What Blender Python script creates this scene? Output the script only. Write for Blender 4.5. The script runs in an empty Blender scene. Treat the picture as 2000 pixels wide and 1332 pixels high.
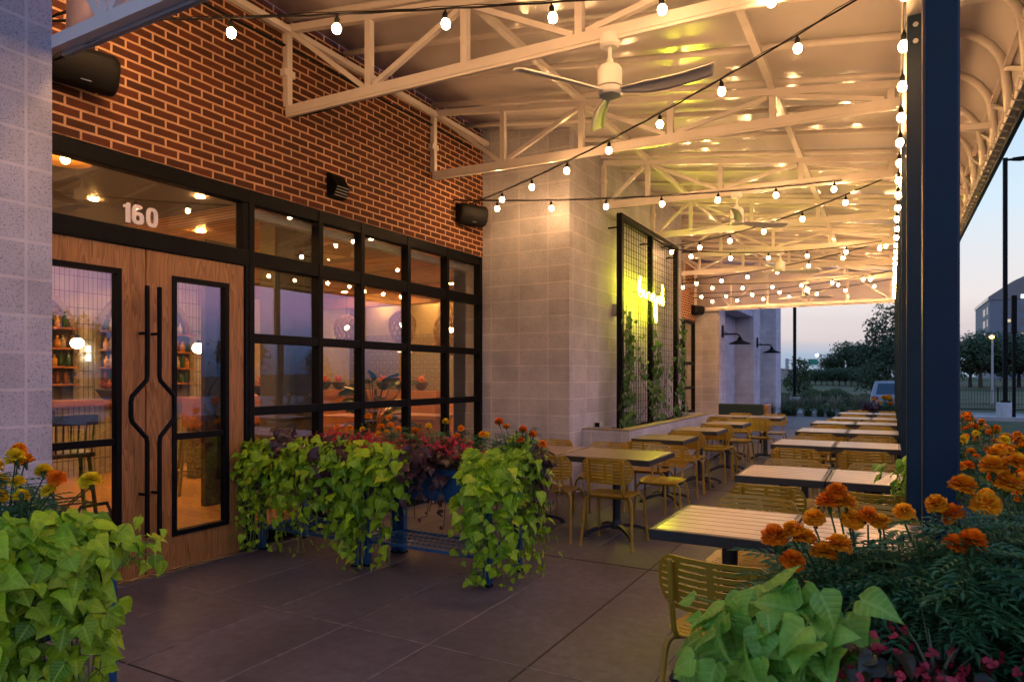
import bpy, bmesh, math, random
from mathutils import Vector, Matrix
R = math.radians
PI = math.pi
rnd = random.Random(7)
scene = bpy.context.scene
C = scene.collection

# ------------------------------------------------------------------ geometry helpers
class MB:
    """collects shapes and links them as ONE mesh object"""
    def __init__(self):
        self.v = []; self.f = []; self.a = []; self.mi = []; self.cur = 0; self.hasattr = False
    def addv(self, p, at=(0, 0, 0)):
        self.v.append((p[0], p[1], p[2])); self.a.append(at); return len(self.v) - 1
    def face(self, ids):
        self.f.append(tuple(ids)); self.mi.append(self.cur)
    def hexa(self, P):
        n = len(self.v)
        for p in P: self.addv(p)
        for q in ((0, 3, 2, 1), (4, 5, 6, 7), (0, 1, 5, 4), (1, 2, 6, 5), (2, 3, 7, 6), (3, 0, 4, 7)):
            self.face([n + i for i in q])
    def box(self, x0, x1, y0, y1, z0, z1):
        self.hexa([(x0, y0, z0), (x1, y0, z0), (x1, y1, z0), (x0, y1, z0), (x0, y0, z1), (x1, y0, z1), (x1, y1, z1), (x0, y1, z1)])
    def bevbox(self, x0, x1, y0, y1, z0, z1, b=.004):
        """box with chamfered edges"""
        n = len(self.v)
        xs = (x0, x0 + b, x1 - b, x1); ys = (y0, y0 + b, y1 - b, y1); zs = (z0, z0 + b, z1 - b, z1)
        pts = {}
        for i in range(4):
            for j in range(4):
                for k in range(4):
                    ext = (i in (0, 3)) + (j in (0, 3)) + (k in (0, 3))
                    if ext == 1: pts[(i, j, k)] = self.addv((xs[i], ys[j], zs[k]))
        for a in (0, 3):
            q = [pts[(a, 1, 1)], pts[(a, 2, 1)], pts[(a, 2, 2)], pts[(a, 1, 2)]]; self.face(q if a else q[::-1])
            q = [pts[(1, a, 1)], pts[(1, a, 2)], pts[(2, a, 2)], pts[(2, a, 1)]]; self.face(q if a else q[::-1])
            q = [pts[(1, 1, a)], pts[(2, 1, a)], pts[(2, 2, a)], pts[(1, 2, a)]]; self.face(q if a else q[::-1])
        def near(a): return 1 if a == 0 else 2
        for a in (0, 3):
            for b_ in (0, 3):
                na, nb = near(a), near(b_)
                self.face([pts[(a, nb, 1)], pts[(na, b_, 1)], pts[(na, b_, 2)], pts[(a, nb, 2)]])
                self.face([pts[(a, 1, nb)], pts[(na, 1, b_)], pts[(na, 2, b_)], pts[(a, 2, nb)]])
                self.face([pts[(1, a, nb)], pts[(1, na, b_)], pts[(2, na, b_)], pts[(2, a, nb)]])
                for c in (0, 3):
                    nc = near(c)
                    self.face([pts[(a, nb, nc)], pts[(na, b_, nc)], pts[(na, nb, c)]])
    def bar(self, p, q, w, h=None, up=(0, 0, 1)):
        h = h or w
        p = Vector(p); q = Vector(q); d = (q - p).normalized(); up = Vector(up)
        if abs(d.dot(up)) > .98: up = Vector((0, 1, 0))
        s = d.cross(up).normalized(); u = s.cross(d).normalized()
        P = []
        for c in (p, q):
            for a, b in ((-1, -1), (1, -1), (1, 1), (-1, 1)): P.append(c + s * (a * w / 2) + u * (b * h / 2))
        self.hexa(P)
    def tube(self, pts, r, n=8, cap=True, r1=None):
        pts = [Vector(p) for p in pts]; m = len(pts); rings = []
        prev = None
        for i, p in enumerate(pts):
            d = (pts[min(i + 1, m - 1)] - pts[max(i - 1, 0)])
            if d.length < 1e-9: d = Vector((0, 0, 1))
            d.normalize()
            if prev is None:
                up = Vector((0, 0, 1)) if abs(d.z) < .9 else Vector((1, 0, 0))
                s = d.cross(up).normalized()
            else:
                s = prev - d * prev.dot(d)
                if s.length < 1e-6: s = d.cross(Vector((0, 0, 1)))
                s.normalize()
            prev = s; t = d.cross(s)
            rr = r if r1 is None else r + (r1 - r) * i / max(1, m - 1)
            rings.append([self.addv(p + s * (rr * math.cos(2 * PI * k / n)) + t * (rr * math.sin(2 * PI * k / n))) for k in range(n)])
        for a, b in zip(rings, rings[1:]):
            for k in range(n): self.face((a[k], a[(k + 1) % n], b[(k + 1) % n], b[k]))
        if cap:
            self.face(rings[0][::-1]); self.face(rings[-1])
    def lathe(self, prof, n=16, c=(0, 0, 0), M=None):
        rings = []
        for r, z in prof:
            ring = []
            for k in range(n):
                p = Vector((r * math.cos(2 * PI * k / n), r * math.sin(2 * PI * k / n), z))
                if M is not None: p = M @ p
                ring.append(self.addv((p[0] + c[0], p[1] + c[1], p[2] + c[2])))
            rings.append(ring)
        for a, b in zip(rings, rings[1:]):
            for k in range(n): self.face((a[k], a[(k + 1) % n], b[(k + 1) % n], b[k]))
        self.face(rings[0][::-1]); self.face(rings[-1])
    def sphere(self, c, r, n=12, m=8, sz=1.0):
        prof = [(max(1e-4, r * math.sin(PI * i / m)), -r * sz * math.cos(PI * i / m)) for i in range(m + 1)]
        self.lathe(prof, n, c)
    def prism(self, poly, f, d):
        """poly: 2D points; f maps (a, b, k) to 3D with k = 0 or d"""
        n = len(self.v); m = len(poly)
        for k in (0, d):
            for a, b in poly: self.addv(f(a, b, k))
        self.face(list(range(n, n + m))[::-1]); self.face(range(n + m, n + 2 * m))
        for i in range(m):
            j = (i + 1) % m; self.face((n + i, n + j, n + m + j, n + m + i))
    def grid(self, P):
        """P[i][j] points"""
        ids = [[self.addv(p) for p in row] for row in P]
        for i in range(len(P) - 1):
            for j in range(len(P[0]) - 1):
                self.face((ids[i][j], ids[i][j + 1], ids[i + 1][j + 1], ids[i + 1][j]))
    def mesh(self, name, mats, off=(0, 0, 0), smooth=False):
        me = bpy.data.meshes.new(name)
        me.from_pydata([(x - off[0], y - off[1], z - off[2]) for x, y, z in self.v], [], self.f)
        if not isinstance(mats, (list, tuple)): mats = [mats]
        for m in mats: me.materials.append(m)
        if len(mats) > 1: me.polygons.foreach_set('material_index', self.mi)
        if self.hasattr:
            at = me.attributes.new('leaf', 'FLOAT_VECTOR', 'POINT')
            at.data.foreach_set('vector', [c for a in self.a for c in a])
        if smooth:
            if smooth is True: me.polygons.foreach_set('use_smooth', [True] * len(me.polygons))
            else: me.shade_smooth() if False else me.polygons.foreach_set('use_smooth', [True] * len(me.polygons))
        me.update()
        if not self.hasattr:
            bm = bmesh.new(); bm.from_mesh(me); bmesh.ops.recalc_face_normals(bm, faces=bm.faces); bm.to_mesh(me); bm.free()
        if smooth == 'auto':
            try: me.set_sharp_from_angle(angle=R(35))
            except Exception: pass
        return me
    def build(self, name, mats, parent=None, smooth=False, off=None):
        """vertices are in world coordinates when off is None, else relative to the parent"""
        if off is None: off = wloc(parent) if parent else (0, 0, 0)
        o = bpy.data.objects.new(name, self.mesh(name, mats, off, smooth)); C.objects.link(o)
        if parent: o.parent = parent
        return o

def wloc(o):
    p = Vector((0, 0, 0))
    while o is not None: p = p + o.location; o = o.parent
    return p
LOCAL = (0, 0, 0)
def tag(o, label=None, cat=None, group=None, kind=None):
    if label: o['label'] = label
    if cat: o['category'] = cat
    if group: o['group'] = group
    if kind: o['kind'] = kind
    return o
def thing(name, loc, label, cat, group=None, rz=0):
    o = bpy.data.objects.new(name, None); o.empty_display_size = .1; C.objects.link(o)
    o.location = loc; o.rotation_euler = (0, 0, rz)
    return tag(o, label, cat, group)
KIDS = {}
def kids(o): return [c for c in bpy.data.objects if c.parent == o]
def dup(o, loc=None, rz=None, label=None, parent=None, ch=None):
    c = o.copy(); C.objects.link(c)
    if parent is not None: c.parent = parent
    if loc is not None: c.location = loc
    if rz is not None: c.rotation_euler = (0, 0, rz)
    if label: c['label'] = label
    for k in (ch if ch is not None else kids(o)): dup(k, parent=c)
    return c

# ------------------------------------------------------------------ materials
def new_mat(name):
    m = bpy.data.materials.new(name); m.use_nodes = True
    nt = m.node_tree; nt.nodes.clear()
    out = nt.nodes.new('ShaderNodeOutputMaterial')
    return m, nt, out
def N(nt, t, **kw):
    n = nt.nodes.new(t)
    for k, v in kw.items():
        if k.startswith('i_'):
            n.inputs[k[2:].replace('_', ' ')].default_value = v
        else: setattr(n, k, v)
    return n
def L(nt, a, b): nt.links.new(a, b)
def col(c): return (c[0], c[1], c[2], 1)
def bsdf(nt, out, base=None, rough=.5, metal=0, spec=.5):
    b = N(nt, 'ShaderNodeBsdfPrincipled')
    if base is not None: b.inputs['Base Color'].default_value = col(base)
    b.inputs['Roughness'].default_value = rough; b.inputs['Metallic'].default_value = metal
    b.inputs['Specular IOR Level'].default_value = spec
    L(nt, b.outputs[0], out.inputs[0]); return b
def ramp(nt, fac, stops):
    r = N(nt, 'ShaderNodeValToRGB'); e = r.color_ramp.elements
    while len(e) < len(stops): e.new(.5)
    for i, (p, c) in enumerate(stops): e[i].position = p; e[i].color = col(c)
    L(nt, fac, r.inputs[0]); return r
def noise(nt, vec, scale, detail=4, rough=.55, dist=0):
    n = N(nt, 'ShaderNodeTexNoise'); n.inputs['Scale'].default_value = scale; n.inputs['Detail'].default_value = detail
    n.inputs['Roughness'].default_value = rough; n.inputs['Distortion'].default_value = dist
    if vec is not None: L(nt, vec, n.inputs['Vector'])
    return n
def bump(nt, h, b, strength=.3, dist=.01):
    n = N(nt, 'ShaderNodeBump'); n.inputs['Strength'].default_value = strength; n.inputs['Distance'].default_value = dist
    L(nt, h, n.inputs['Height']); L(nt, n.outputs[0], b.inputs['Normal']); return n
def mixc(nt, fac, a, b, mode='MIX'):
    m = N(nt, 'ShaderNodeMix', data_type='RGBA', blend_type=mode)
    for s, x in (('Factor', fac), ('A', a), ('B', b)):
        i = [q for q in m.inputs if q.name == s and (q.type == 'RGBA' or s == 'Factor')][0]
        if hasattr(x, 'links'): L(nt, x, i)
        elif s == 'Factor': i.default_value = x
        else: i.default_value = col(x)
    return [q for q in m.outputs if q.type == 'RGBA'][0]
def math_(nt, op, a, b=None, c=None):
    m = N(nt, 'ShaderNodeMath', operation=op)
    for i, x in enumerate((a, b, c)):
        if x is None: continue
        if hasattr(x, 'links'): L(nt, x, m.inputs[i])
        else: m.inputs[i].default_value = x
    return m.outputs[0]
def pos(nt): return N(nt, 'ShaderNodeNewGeometry').outputs['Position']
def objc(nt): return N(nt, 'ShaderNodeTexCoord').outputs['Object']

def plain(name, c, rough=.5, metal=0, spec=.5, var=.12, scale=9, bmp=0, bscale=60, world=True):
    """painted or bare surface with slight mottling, uneven gloss and optional grain"""
    m, nt, out = new_mat(name); b = bsdf(nt, out, None, rough, metal, spec)
    v = pos(nt) if world else objc(nt)
    n = noise(nt, v, scale, 5)
    r = ramp(nt, n.outputs[0], [(.3, [x * (1 - var) for x in c]), (.7, [min(1, x * (1 + var)) for x in c])])
    L(nt, r.outputs[0], b.inputs['Base Color'])
    mr = N(nt, 'ShaderNodeMapRange'); L(nt, n.outputs[0], mr.inputs[0])
    mr.inputs['To Min'].default_value = max(.02, rough - .08); mr.inputs['To Max'].default_value = min(1, rough + .08)
    L(nt, mr.outputs[0], b.inputs['Roughness'])
    if bmp:
        n2 = noise(nt, v, bscale, 3); bump(nt, n2.outputs[0], b, bmp, .004)
    return m

def wall_uv(nt):
    """(horizontal run, height) on a vertical wall facing X or Y"""
    g = N(nt, 'ShaderNodeNewGeometry'); s = N(nt, 'ShaderNodeSeparateXYZ'); L(nt, g.outputs['Position'], s.inputs[0])
    ns = N(nt, 'ShaderNodeSeparateXYZ'); L(nt, g.outputs['True Normal'], ns.inputs[0])
    ax = math_(nt, 'ABSOLUTE', ns.outputs[0]); isx = math_(nt, 'GREATER_THAN', ax, .5)
    inv = math_(nt, 'SUBTRACT', 1.0, isx)
    u = math_(nt, 'ADD', math_(nt, 'MULTIPLY', s.outputs[1], isx), math_(nt, 'MULTIPLY', s.outputs[0], inv))
    c = N(nt, 'ShaderNodeCombineXYZ'); L(nt, u, c.inputs[0]); L(nt, s.outputs[2], c.inputs[1])
    return c.outputs[0], g.outputs['Position']

def brick_mat(name, c1, c2, mortar, bw, bh, ms, off=.5, speck=None, org=(0, 0), rough=.85, bstr=.5):
    m, nt, out = new_mat(name); b = bsdf(nt, out, None, rough, 0, .3)
    uv, P = wall_uv(nt)
    mp = N(nt, 'ShaderNodeMapping'); mp.inputs['Location'].default_value = (org[0], org[1], 0)
    wb = noise(nt, P, 11, 2); wv = N(nt, 'ShaderNodeVectorMath', operation='MULTIPLY_ADD'); L(nt, wb.outputs['Color'], wv.inputs[0]); wv.inputs[1].default_value = (.005, .005, 0); L(nt, uv, wv.inputs[2]); L(nt, wv.outputs[0], mp.inputs[0])
    wob = noise(nt, P, 3, 2); 
    br = N(nt, 'ShaderNodeTexBrick'); L(nt, mp.outputs[0], br.inputs['Vector'])
    br.offset = off; br.squash = 1; br.inputs['Scale'].default_value = 1
    br.inputs['Brick Width'].default_value = bw; br.inputs['Row Height'].default_value = bh
    br.inputs['Mortar Size'].default_value = ms; br.inputs['Mortar Smooth'].default_value = .15; br.inputs['Bias'].default_value = -.1
    br.inputs['Color1'].default_value = col(c1); br.inputs['Color2'].default_value = col(c2); br.inputs['Mortar'].default_value = col(mortar)
    n = noise(nt, P, 2.2, 6, .6)
    f = ramp(nt, n.outputs[0], [(.25, (.72, .72, .72)), (.75, (1.25, 1.22, 1.2))])
    c = mixc(nt, 1.0, br.outputs['Color'], f.outputs[0], 'MULTIPLY')
    n2 = noise(nt, P, 120, 3, .7)
    h = n2.outputs[0]
    if speck:
        vo = N(nt, 'ShaderNodeTexVoronoi', feature='F1'); vo.inputs['Scale'].default_value = speck[0]; L(nt, P, vo.inputs['Vector'])
        ns = noise(nt, P, speck[0] * .45, 3, .7)
        d = math_(nt, 'MULTIPLY', math_(nt, 'LESS_THAN', vo.outputs['Distance'], .36), math_(nt, 'GREATER_THAN', ns.outputs[0], .50))
        d2 = math_(nt, 'MULTIPLY', d, math_(nt, 'SUBTRACT', 1.0, br.outputs['Fac']))
        c = mixc(nt, math_(nt, 'MULTIPLY', d2, speck[2]), c, speck[1])
    else:
        f2 = ramp(nt, n2.outputs[0], [(.3, (.8, .8, .8)), (.7, (1.15, 1.15, 1.15))])
        c = mixc(nt, 1.0, c, f2.outputs[0], 'MULTIPLY')
    L(nt, c, b.inputs['Base Color'])
    hh = math_(nt, 'ADD', math_(nt, 'MULTIPLY', br.outputs['Fac'], -1.0), math_(nt, 'MULTIPLY', h, .3))
    bump(nt, hh, b, bstr, .006)
    return m

def wood_mat(name, c1, c2, rough=.45, axis=(1, 1, .12), scale=14, plank=None, spec=.4, world=True, ring=6):
    m, nt, out = new_mat(name); b = bsdf(nt, out, None, rough, 0, spec)
    v = pos(nt) if world else objc(nt)
    mp = N(nt, 'ShaderNodeMapping'); mp.inputs['Scale'].default_value = axis; L(nt, v, mp.inputs[0])
    n = noise(nt, mp.outputs[0], scale, 6, .6, .6)
    w = N(nt, 'ShaderNodeTexNoise'); w.inputs['Scale'].default_value = scale * .35; w.inputs['Detail'].default_value = 2; L(nt, mp.outputs[0], w.inputs['Vector'])
    wv = math_(nt, 'FRACT', math_(nt, 'MULTIPLY', w.outputs[0], ring * 2.0))
    f = math_(nt, 'ADD', math_(nt, 'MULTIPLY', n.outputs[0], .65), math_(nt, 'MULTIPLY', wv, .35))
    r = ramp(nt, f, [(.25, c1), (.75, c2)])
    c = r.outputs[0]
    if plank:
        s = N(nt, 'ShaderNodeSeparateXYZ'); L(nt, v, s.inputs[0])
        q = math_(nt, 'DIVIDE', s.outputs[plank[0]], plank[1]); fr = math_(nt, 'FRACT', q); fl = math_(nt, 'FLOOR', q)
        gap = math_(nt, 'LESS_THAN', fr, plank[2])
        wn = N(nt, 'ShaderNodeTexWhiteNoise', noise_dimensions='1D'); L(nt, fl, wn.inputs['W'])
        t = ramp(nt, wn.outputs['Value'], [(0, (.8, .8, .8)), (1, (1.15, 1.12, 1.1))])
        c = mixc(nt, 1.0, c, t.outputs[0], 'MULTIPLY'); c = mixc(nt, gap, c, [x * .15 for x in c1])
        bump(nt, math_(nt, 'MULTIPLY', gap, -1.0), b, .6, .01)
    else: bump(nt, f, b, .06, .003)
    L(nt, c, b.inputs['Base Color'])
    return m

def emit(name, c, s, glow=True):
    m, nt, out = new_mat(name); e = N(nt, 'ShaderNodeEmission'); e.inputs[0].default_value = col(c); e.inputs[1].default_value = s
    L(nt, e.outputs[0], out.inputs[0]); return m

def glass_mat(name, f0=.1, tint=(.93, .95, .94), bstr=.02, gl=(1, 1, 1)):
    m, nt, out = new_mat(name)
    lw = N(nt, 'ShaderNodeLayerWeight'); lw.inputs[0].default_value = .5
    p5 = math_(nt, 'POWER', lw.outputs['Facing'], 5.0)
    f = math_(nt, 'ADD', math_(nt, 'MULTIPLY', p5, 1 - f0), f0)
    t = N(nt, 'ShaderNodeBsdfTransparent'); t.inputs[0].default_value = col(tint)
    g = N(nt, 'ShaderNodeBsdfGlossy'); g.inputs['Roughness'].default_value = .006; g.inputs[0].default_value = col(gl)
    n = noise(nt, pos(nt), 1.1, 1); bp = N(nt, 'ShaderNodeBump'); bp.inputs['Strength'].default_value = bstr; bp.inputs['Distance'].default_value = .05
    L(nt, n.outputs[0], bp.inputs['Height']); L(nt, bp.outputs[0], g.inputs['Normal'])
    mx = N(nt, 'ShaderNodeMixShader'); L(nt, f, mx.inputs[0]); L(nt, t.outputs[0], mx.inputs[1]); L(nt, g.outputs[0], mx.inputs[2])
    L(nt, mx.outputs[0], out.inputs[0]); return m

def leaf_mat(name, c1, c2, vein=None, rough=.5, trans=.35, spec=.35, veins=6):
    """attribute leaf = (across, along, per-leaf tint)"""
    m, nt, out = new_mat(name)
    b = N(nt, 'ShaderNodeBsdfPrincipled'); b.inputs['Roughness'].default_value = rough; b.inputs['Specular IOR Level'].default_value = spec
    at = N(nt, 'ShaderNodeAttribute', attribute_name='leaf'); s = N(nt, 'ShaderNodeSeparateXYZ'); L(nt, at.outputs['Vector'], s.inputs[0])
    r = ramp(nt, s.outputs[2], [(0, c1), (.92, c2), (1, [c2[0] * 1.15, c2[1] * .86, c2[2] * 1.2])])
    n = noise(nt, pos(nt), 45, 3); f = ramp(nt, n.outputs[0], [(.3, (.82, .82, .82)), (.7, (1.15, 1.15, 1.15))])
    c = mixc(nt, 1.0, r.outputs[0], f.outputs[0], 'MULTIPLY')
    if vein:
        au = math_(nt, 'ABSOLUTE', s.outputs[0])
        mid = math_(nt, 'LESS_THAN', au, .05)
        q = math_(nt, 'FRACT', math_(nt, 'MULTIPLY', math_(nt, 'SUBTRACT', s.outputs[1], math_(nt, 'MULTIPLY', au, .45)), float(veins)))
        side = math_(nt, 'LESS_THAN', math_(nt, 'ABSOLUTE', math_(nt, 'SUBTRACT', q, .5)), .06)
        vv = math_(nt, 'MAXIMUM', mid, side)
        c = mixc(nt, math_(nt, 'MULTIPLY', vv, .45), c, vein)
        hb = math_(nt, 'ABSOLUTE', math_(nt, 'SUBTRACT', q, .5))
        bump(nt, hb, b, .35, .004)
    L(nt, c, b.inputs['Base Color'])
    t = N(nt, 'ShaderNodeBsdfTranslucent'); L(nt, c, t.inputs[0])
    mx = N(nt, 'ShaderNodeMixShader'); mx.inputs[0].default_value = trans
    L(nt, b.outputs[0], mx.inputs[1]); L(nt, t.outputs[0], mx.inputs[2]); L(nt, mx.outputs[0], out.inputs[0])
    return m

M = {}
M['brick'] = brick_mat('red_brick', (.108, .030, .016), (.056, .019, .012), (.58, .35, .21), .2032, .0672, .0085, org=(.05, -.021))
M['block'] = brick_mat('ground_face_block', (.46, .46, .515), (.385, .38, .425), (.52, .50, .52), .4145, .2085, .009, off=0, speck=(120, (.13, .12, .14), .8), org=(.0355, .06), rough=.8, bstr=.35)
M['block_far'] = brick_mat('pale_far_block', (.5, .5, .52), (.45, .45, .48), (.4, .4, .42), .4145, .213, .009, off=0, speck=(90, (.3, .3, .32), .4))
M['black'] = plain('black_aluminium', (.005, .006, .008), .5, 0, .08, .2, 14)
M['blackp'] = plain('black_plastic', (.006, .006, .007), .6, 0, .15, .2, 30, .2, 220)
M['navy'] = plain('dark_navy_steel', (.005, .020, .043), .45, 0, .2, .15, 6, .05, 90)
M['cream'] = plain('cream_paint', (.78, .71, .66), .22, 0, .5, .05, 5, .04, 120)
M['whitep'] = plain('white_paint', (.80, .78, .75), .35, 0, .5, .04, 8)
M['blue'] = plain('blue_painted_steel', (.010, .075, .19), .42, 0, .45, .15, 10, .05, 80)
M['mustard'] = plain('mustard_paint', (.33, .195, .014), .36, 0, .5, .08, 12, .03, 140, world=False)
M['soil'] = plain('soil', (.035, .026, .020), .95, 0, .2, .4, 30, .8, 60)
M['mstem'] = plain('marigold_stem', (.035, .075, .02), .6, 0, .3, .25, 30)
M['stem'] = plain('stem', (.16, .22, .05), .6, 0, .3, .25, 30)
M['bark'] = plain('bark', (.06, .045, .035), .9, 0, .2, .35, 20, .6, 30)
M['darkmetal'] = plain('dark_cast_iron', (.016, .016, .020), .45, 0, .5, .2, 20, .1, 100, world=False)
M['steel'] = plain('brushed_steel', (.5, .5, .52), .3, 1, .5, .08, 20)
M['grey'] = plain('grey_paint', (.35, .35, .37), .5, 0, .4, .1, 10)
M['oak'] = wood_mat('oak_door', (.17, .075, .022), (.42, .205, .070), .42, (1, 1.0, .07), 26, ring=9)
M['slat'] = wood_mat('teak_slat', (.19, .125, .092), (.30, .21, .16), .28, (.10, 1, 1), 24, world=False, spec=.5)
M['floorwood'] = wood_mat('wood_floor', (.34, .18, .07), (.50, .28, .11), .3, (.15, 1, 1), 14, plank=(1, .14, .03))
M['ceilwood'] = wood_mat('slat_ceiling', (.74, .30, .06), (.85, .40, .10), .45, (.15, 1, 1), 14, plank=(1, .09, .28))
M['beamwood'] = wood_mat('timber_beam', (.28, .13, .05), (.40, .2, .08), .5, (.12, 1, 1), 16)
M['barwood'] = wood_mat('bar_front_wood', (.26, .10, .035), (.38, .16, .06), .4, (1, .15, 1), 16)
M['darkwood'] = wood_mat('dark_stained_wood', (.03, .016, .010), (.06, .03, .018), .4, (1, 1, .15), 16)
M['glass'] = glass_mat('window_glass', .095)
M['bottle'] = None
def vinyl():
    m, nt, out = new_mat('canopy_vinyl'); b = N(nt, 'ShaderNodeBsdfPrincipled')
    v = pos(nt); n = noise(nt, v, 1.6, 3); n2 = noise(nt, v, 9, 3)
    r = ramp(nt, n.outputs[0], [(.3, (.80, .74, .69)), (.7, (.87, .81, .76))]); L(nt, r.outputs[0], b.inputs['Base Color'])
    b.inputs['Roughness'].default_value = .22; b.inputs['Specular IOR Level'].default_value = .9; b.inputs['Coat Weight'].default_value = .8; b.inputs['Coat Roughness'].default_value = .13; b.inputs['Coat IOR'].default_value = 1.6
    bump(nt, math_(nt, 'ADD', n.outputs[0], math_(nt, 'MULTIPLY', n2.outputs[0], .25)), b, .18, .03)
    t = N(nt, 'ShaderNodeBsdfTranslucent'); t.inputs[0].default_value = (.75, .6, .5, 1)
    mx = N(nt, 'ShaderNodeMixShader'); mx.inputs[0].default_value = .12
    L(nt, b.outputs[0], mx.inputs[1]); L(nt, t.outputs[0], mx.inputs[2]); L(nt, mx.outputs[0], out.inputs[0]); return m
M['vinyl'] = vinyl()
def valance_mat():
    m, nt, out = new_mat('valance_fabric'); b = N(nt, 'ShaderNodeBsdfPrincipled'); b.inputs['Base Color'].default_value = (.60, .55, .56, 1); b.inputs['Roughness'].default_value = .5
    n = noise(nt, pos(nt), 6, 3); bump(nt, n.outputs[0], b, .2, .01)
    t = N(nt, 'ShaderNodeBsdfTranslucent'); t.inputs[0].default_value = (.90, .74, .68, 1)
    mx = N(nt, 'ShaderNodeMixShader'); mx.inputs[0].default_value = .55
    L(nt, b.outputs[0], mx.inputs[1]); L(nt, t.outputs[0], mx.inputs[2]); L(nt, mx.outputs[0], out.inputs[0]); return m
M['valance'] = valance_mat()
M['bulb'] = emit('bulb_glass', (1, .53, .215), 235)
M['neon'] = emit('neon_tube', (.95, .93, .015), 170)
M['down'] = emit('downlight', (1, .47, .13), 950)
M['globe'] = emit('globe_lamp', (1, .76, .48), 16)
M['signglow'] = emit('roof_sign_glow', (.85, .95, 1), 3)
M['officewin'] = emit('lit_office_window', (1, .85, .6), .8)
M['amber'] = emit('amber_lamp', (1, .55, .12), 9)
M['streetlamp'] = emit('street_lamp_glow', (1, .92, .75), 12)

def concrete():
    m, nt, out = new_mat('stained_concrete'); b = bsdf(nt, out, None, .6, 0, .35)
    v = pos(nt); n = noise(nt, v, .75, 8, .68, .8); n2 = noise(nt, v, 14, 5, .65); n3 = noise(nt, v, 130, 2)
    r = ramp(nt, n.outputs[0], [(.30, (.046, .041, .058)), (.5, (.070, .064, .090)), (.70, (.108, .100, .136))])
    r2 = ramp(nt, n2.outputs[0], [(.3, (.72, .72, .72)), (.7, (1.22, 1.22, 1.22))])
    c = mixc(nt, 1.0, r.outputs[0], r2.outputs[0], 'MULTIPLY')
    r3 = ramp(nt, n3.outputs[0], [(.35, (.88, .88, .88)), (.65, (1.1, 1.1, 1.1))]); c = mixc(nt, 1.0, c, r3.outputs[0], 'MULTIPLY')
    # pale scuffs
    n4 = noise(nt, v, 3.3, 8, .75, 1.0); sc = ramp(nt, n4.outputs[0], [(.60, (0, 0, 0)), (.72, (.5, .5, .5))]); 
    c = mixc(nt, math_(nt, 'MULTIPLY', sc.outputs[0], .6), c, (.22, .19, .20))
    vo = N(nt, 'ShaderNodeTexVoronoi', feature='F1'); vo.inputs['Scale'].default_value = 2.6; L(nt, v, vo.inputs['Vector'])
    dot = math_(nt, 'LESS_THAN', vo.outputs['Distance'], .022); c = mixc(nt, math_(nt, 'MULTIPLY', dot, .7), c, (.05, .04, .04))
    L(nt, c, b.inputs['Base Color'])
    rr = N(nt, 'ShaderNodeMapRange'); L(nt, n.outputs[0], rr.inputs[0]); rr.inputs['To Min'].default_value = .42; rr.inputs['To Max'].default_value = .72; L(nt, rr.outputs[0], b.inputs['Roughness'])
    bump(nt, n2.outputs[0], b, .12, .004); return m
M['concrete'] = concrete()
M['joint'] = plain('pale_joint', (.15, .13, .135), .8, var=.35, scale=14)
M['jointdark'] = plain('dark_joint', (.02, .018, .018), .8)
M['asphalt'] = plain('pale_road_concrete', (.30, .32, .35), .7, var=.15, scale=2)
M['lawn'] = plain('dry_lawn', (.10, .105, .055), .95, 0, .2, .35, .25)
M['lawn2'] = plain('lawn', (.055, .075, .035), .95, 0, .2, .4, 1.2, .6, 25)
# ------------------------------------------------------------------ world, sun, camera
world = bpy.data.worlds.new("World"); scene.world = world; world.use_nodes = True
nt = world.node_tree; nt.nodes.clear()
wo = nt.nodes.new('ShaderNodeOutputWorld')
sky = N(nt, 'ShaderNodeTexSky', sky_type='NISHITA'); sky.sun_disc = False
sky.sun_elevation = R(-1.5); sky.sun_rotation = R(200)
bg1 = N(nt, 'ShaderNodeBackground'); L(nt, sky.outputs[0], bg1.inputs[0]); bg1.inputs[1].default_value = .05
tc = N(nt, 'ShaderNodeTexCoord'); sx = N(nt, 'ShaderNodeSeparateXYZ'); L(nt, tc.outputs['Generated'], sx.inputs[0])
mp = N(nt, 'ShaderNodeMapping'); mp.inputs['Scale'].default_value = (1.2, 1.2, 9); L(nt, tc.outputs['Generated'], mp.inputs[0])
cl = noise(nt, mp.outputs[0], 1.6, 6, .6, .5)
zz = math_(nt, 'ADD', sx.outputs[2], math_(nt, 'MULTIPLY', math_(nt, 'SUBTRACT', cl.outputs[0], .5), .06))
A = ramp(nt, zz, [(0, (.30, .40, .55)), (.03, (.40, .49, .62)), (.055, (.70, .61, .62)), (.10, (.83, .77, .76)), (.21, (.66, .81, .93)), (.40, (.40, .64, .90)), (.7, (.15, .33, .66)), (1, (.09, .22, .52))])
B = ramp(nt, zz, [(0, (.06, .15, .32)), (.03, (.14, .29, .62)), (.065, (.46, .46, .92)), (.10, (1.0, .66, 1.22)), (.17, (1.15, .80, 1.30)), (.27, (.75, .78, 1.25)), (.48, (.34, .48, .95)), (.7, (.17, .32, .76)), (1, (.09, .22, .58))])
dirf = N(nt, 'ShaderNodeMapRange'); L(nt, sx.outputs[0], dirf.inputs[0]); dirf.inputs['From Min'].default_value = .22; dirf.inputs['From Max'].default_value = .60
cc = mixc(nt, dirf.outputs[0], A.outputs[0], B.outputs[0])
bg2 = N(nt, 'ShaderNodeBackground'); L(nt, cc, bg2.inputs[0]); bg2.inputs[1].default_value = 1.05
ad = N(nt, 'ShaderNodeAddShader'); L(nt, bg1.outputs[0], ad.inputs[0]); L(nt, bg2.outputs[0], ad.inputs[1]); L(nt, ad.outputs[0], wo.inputs[0])

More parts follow.
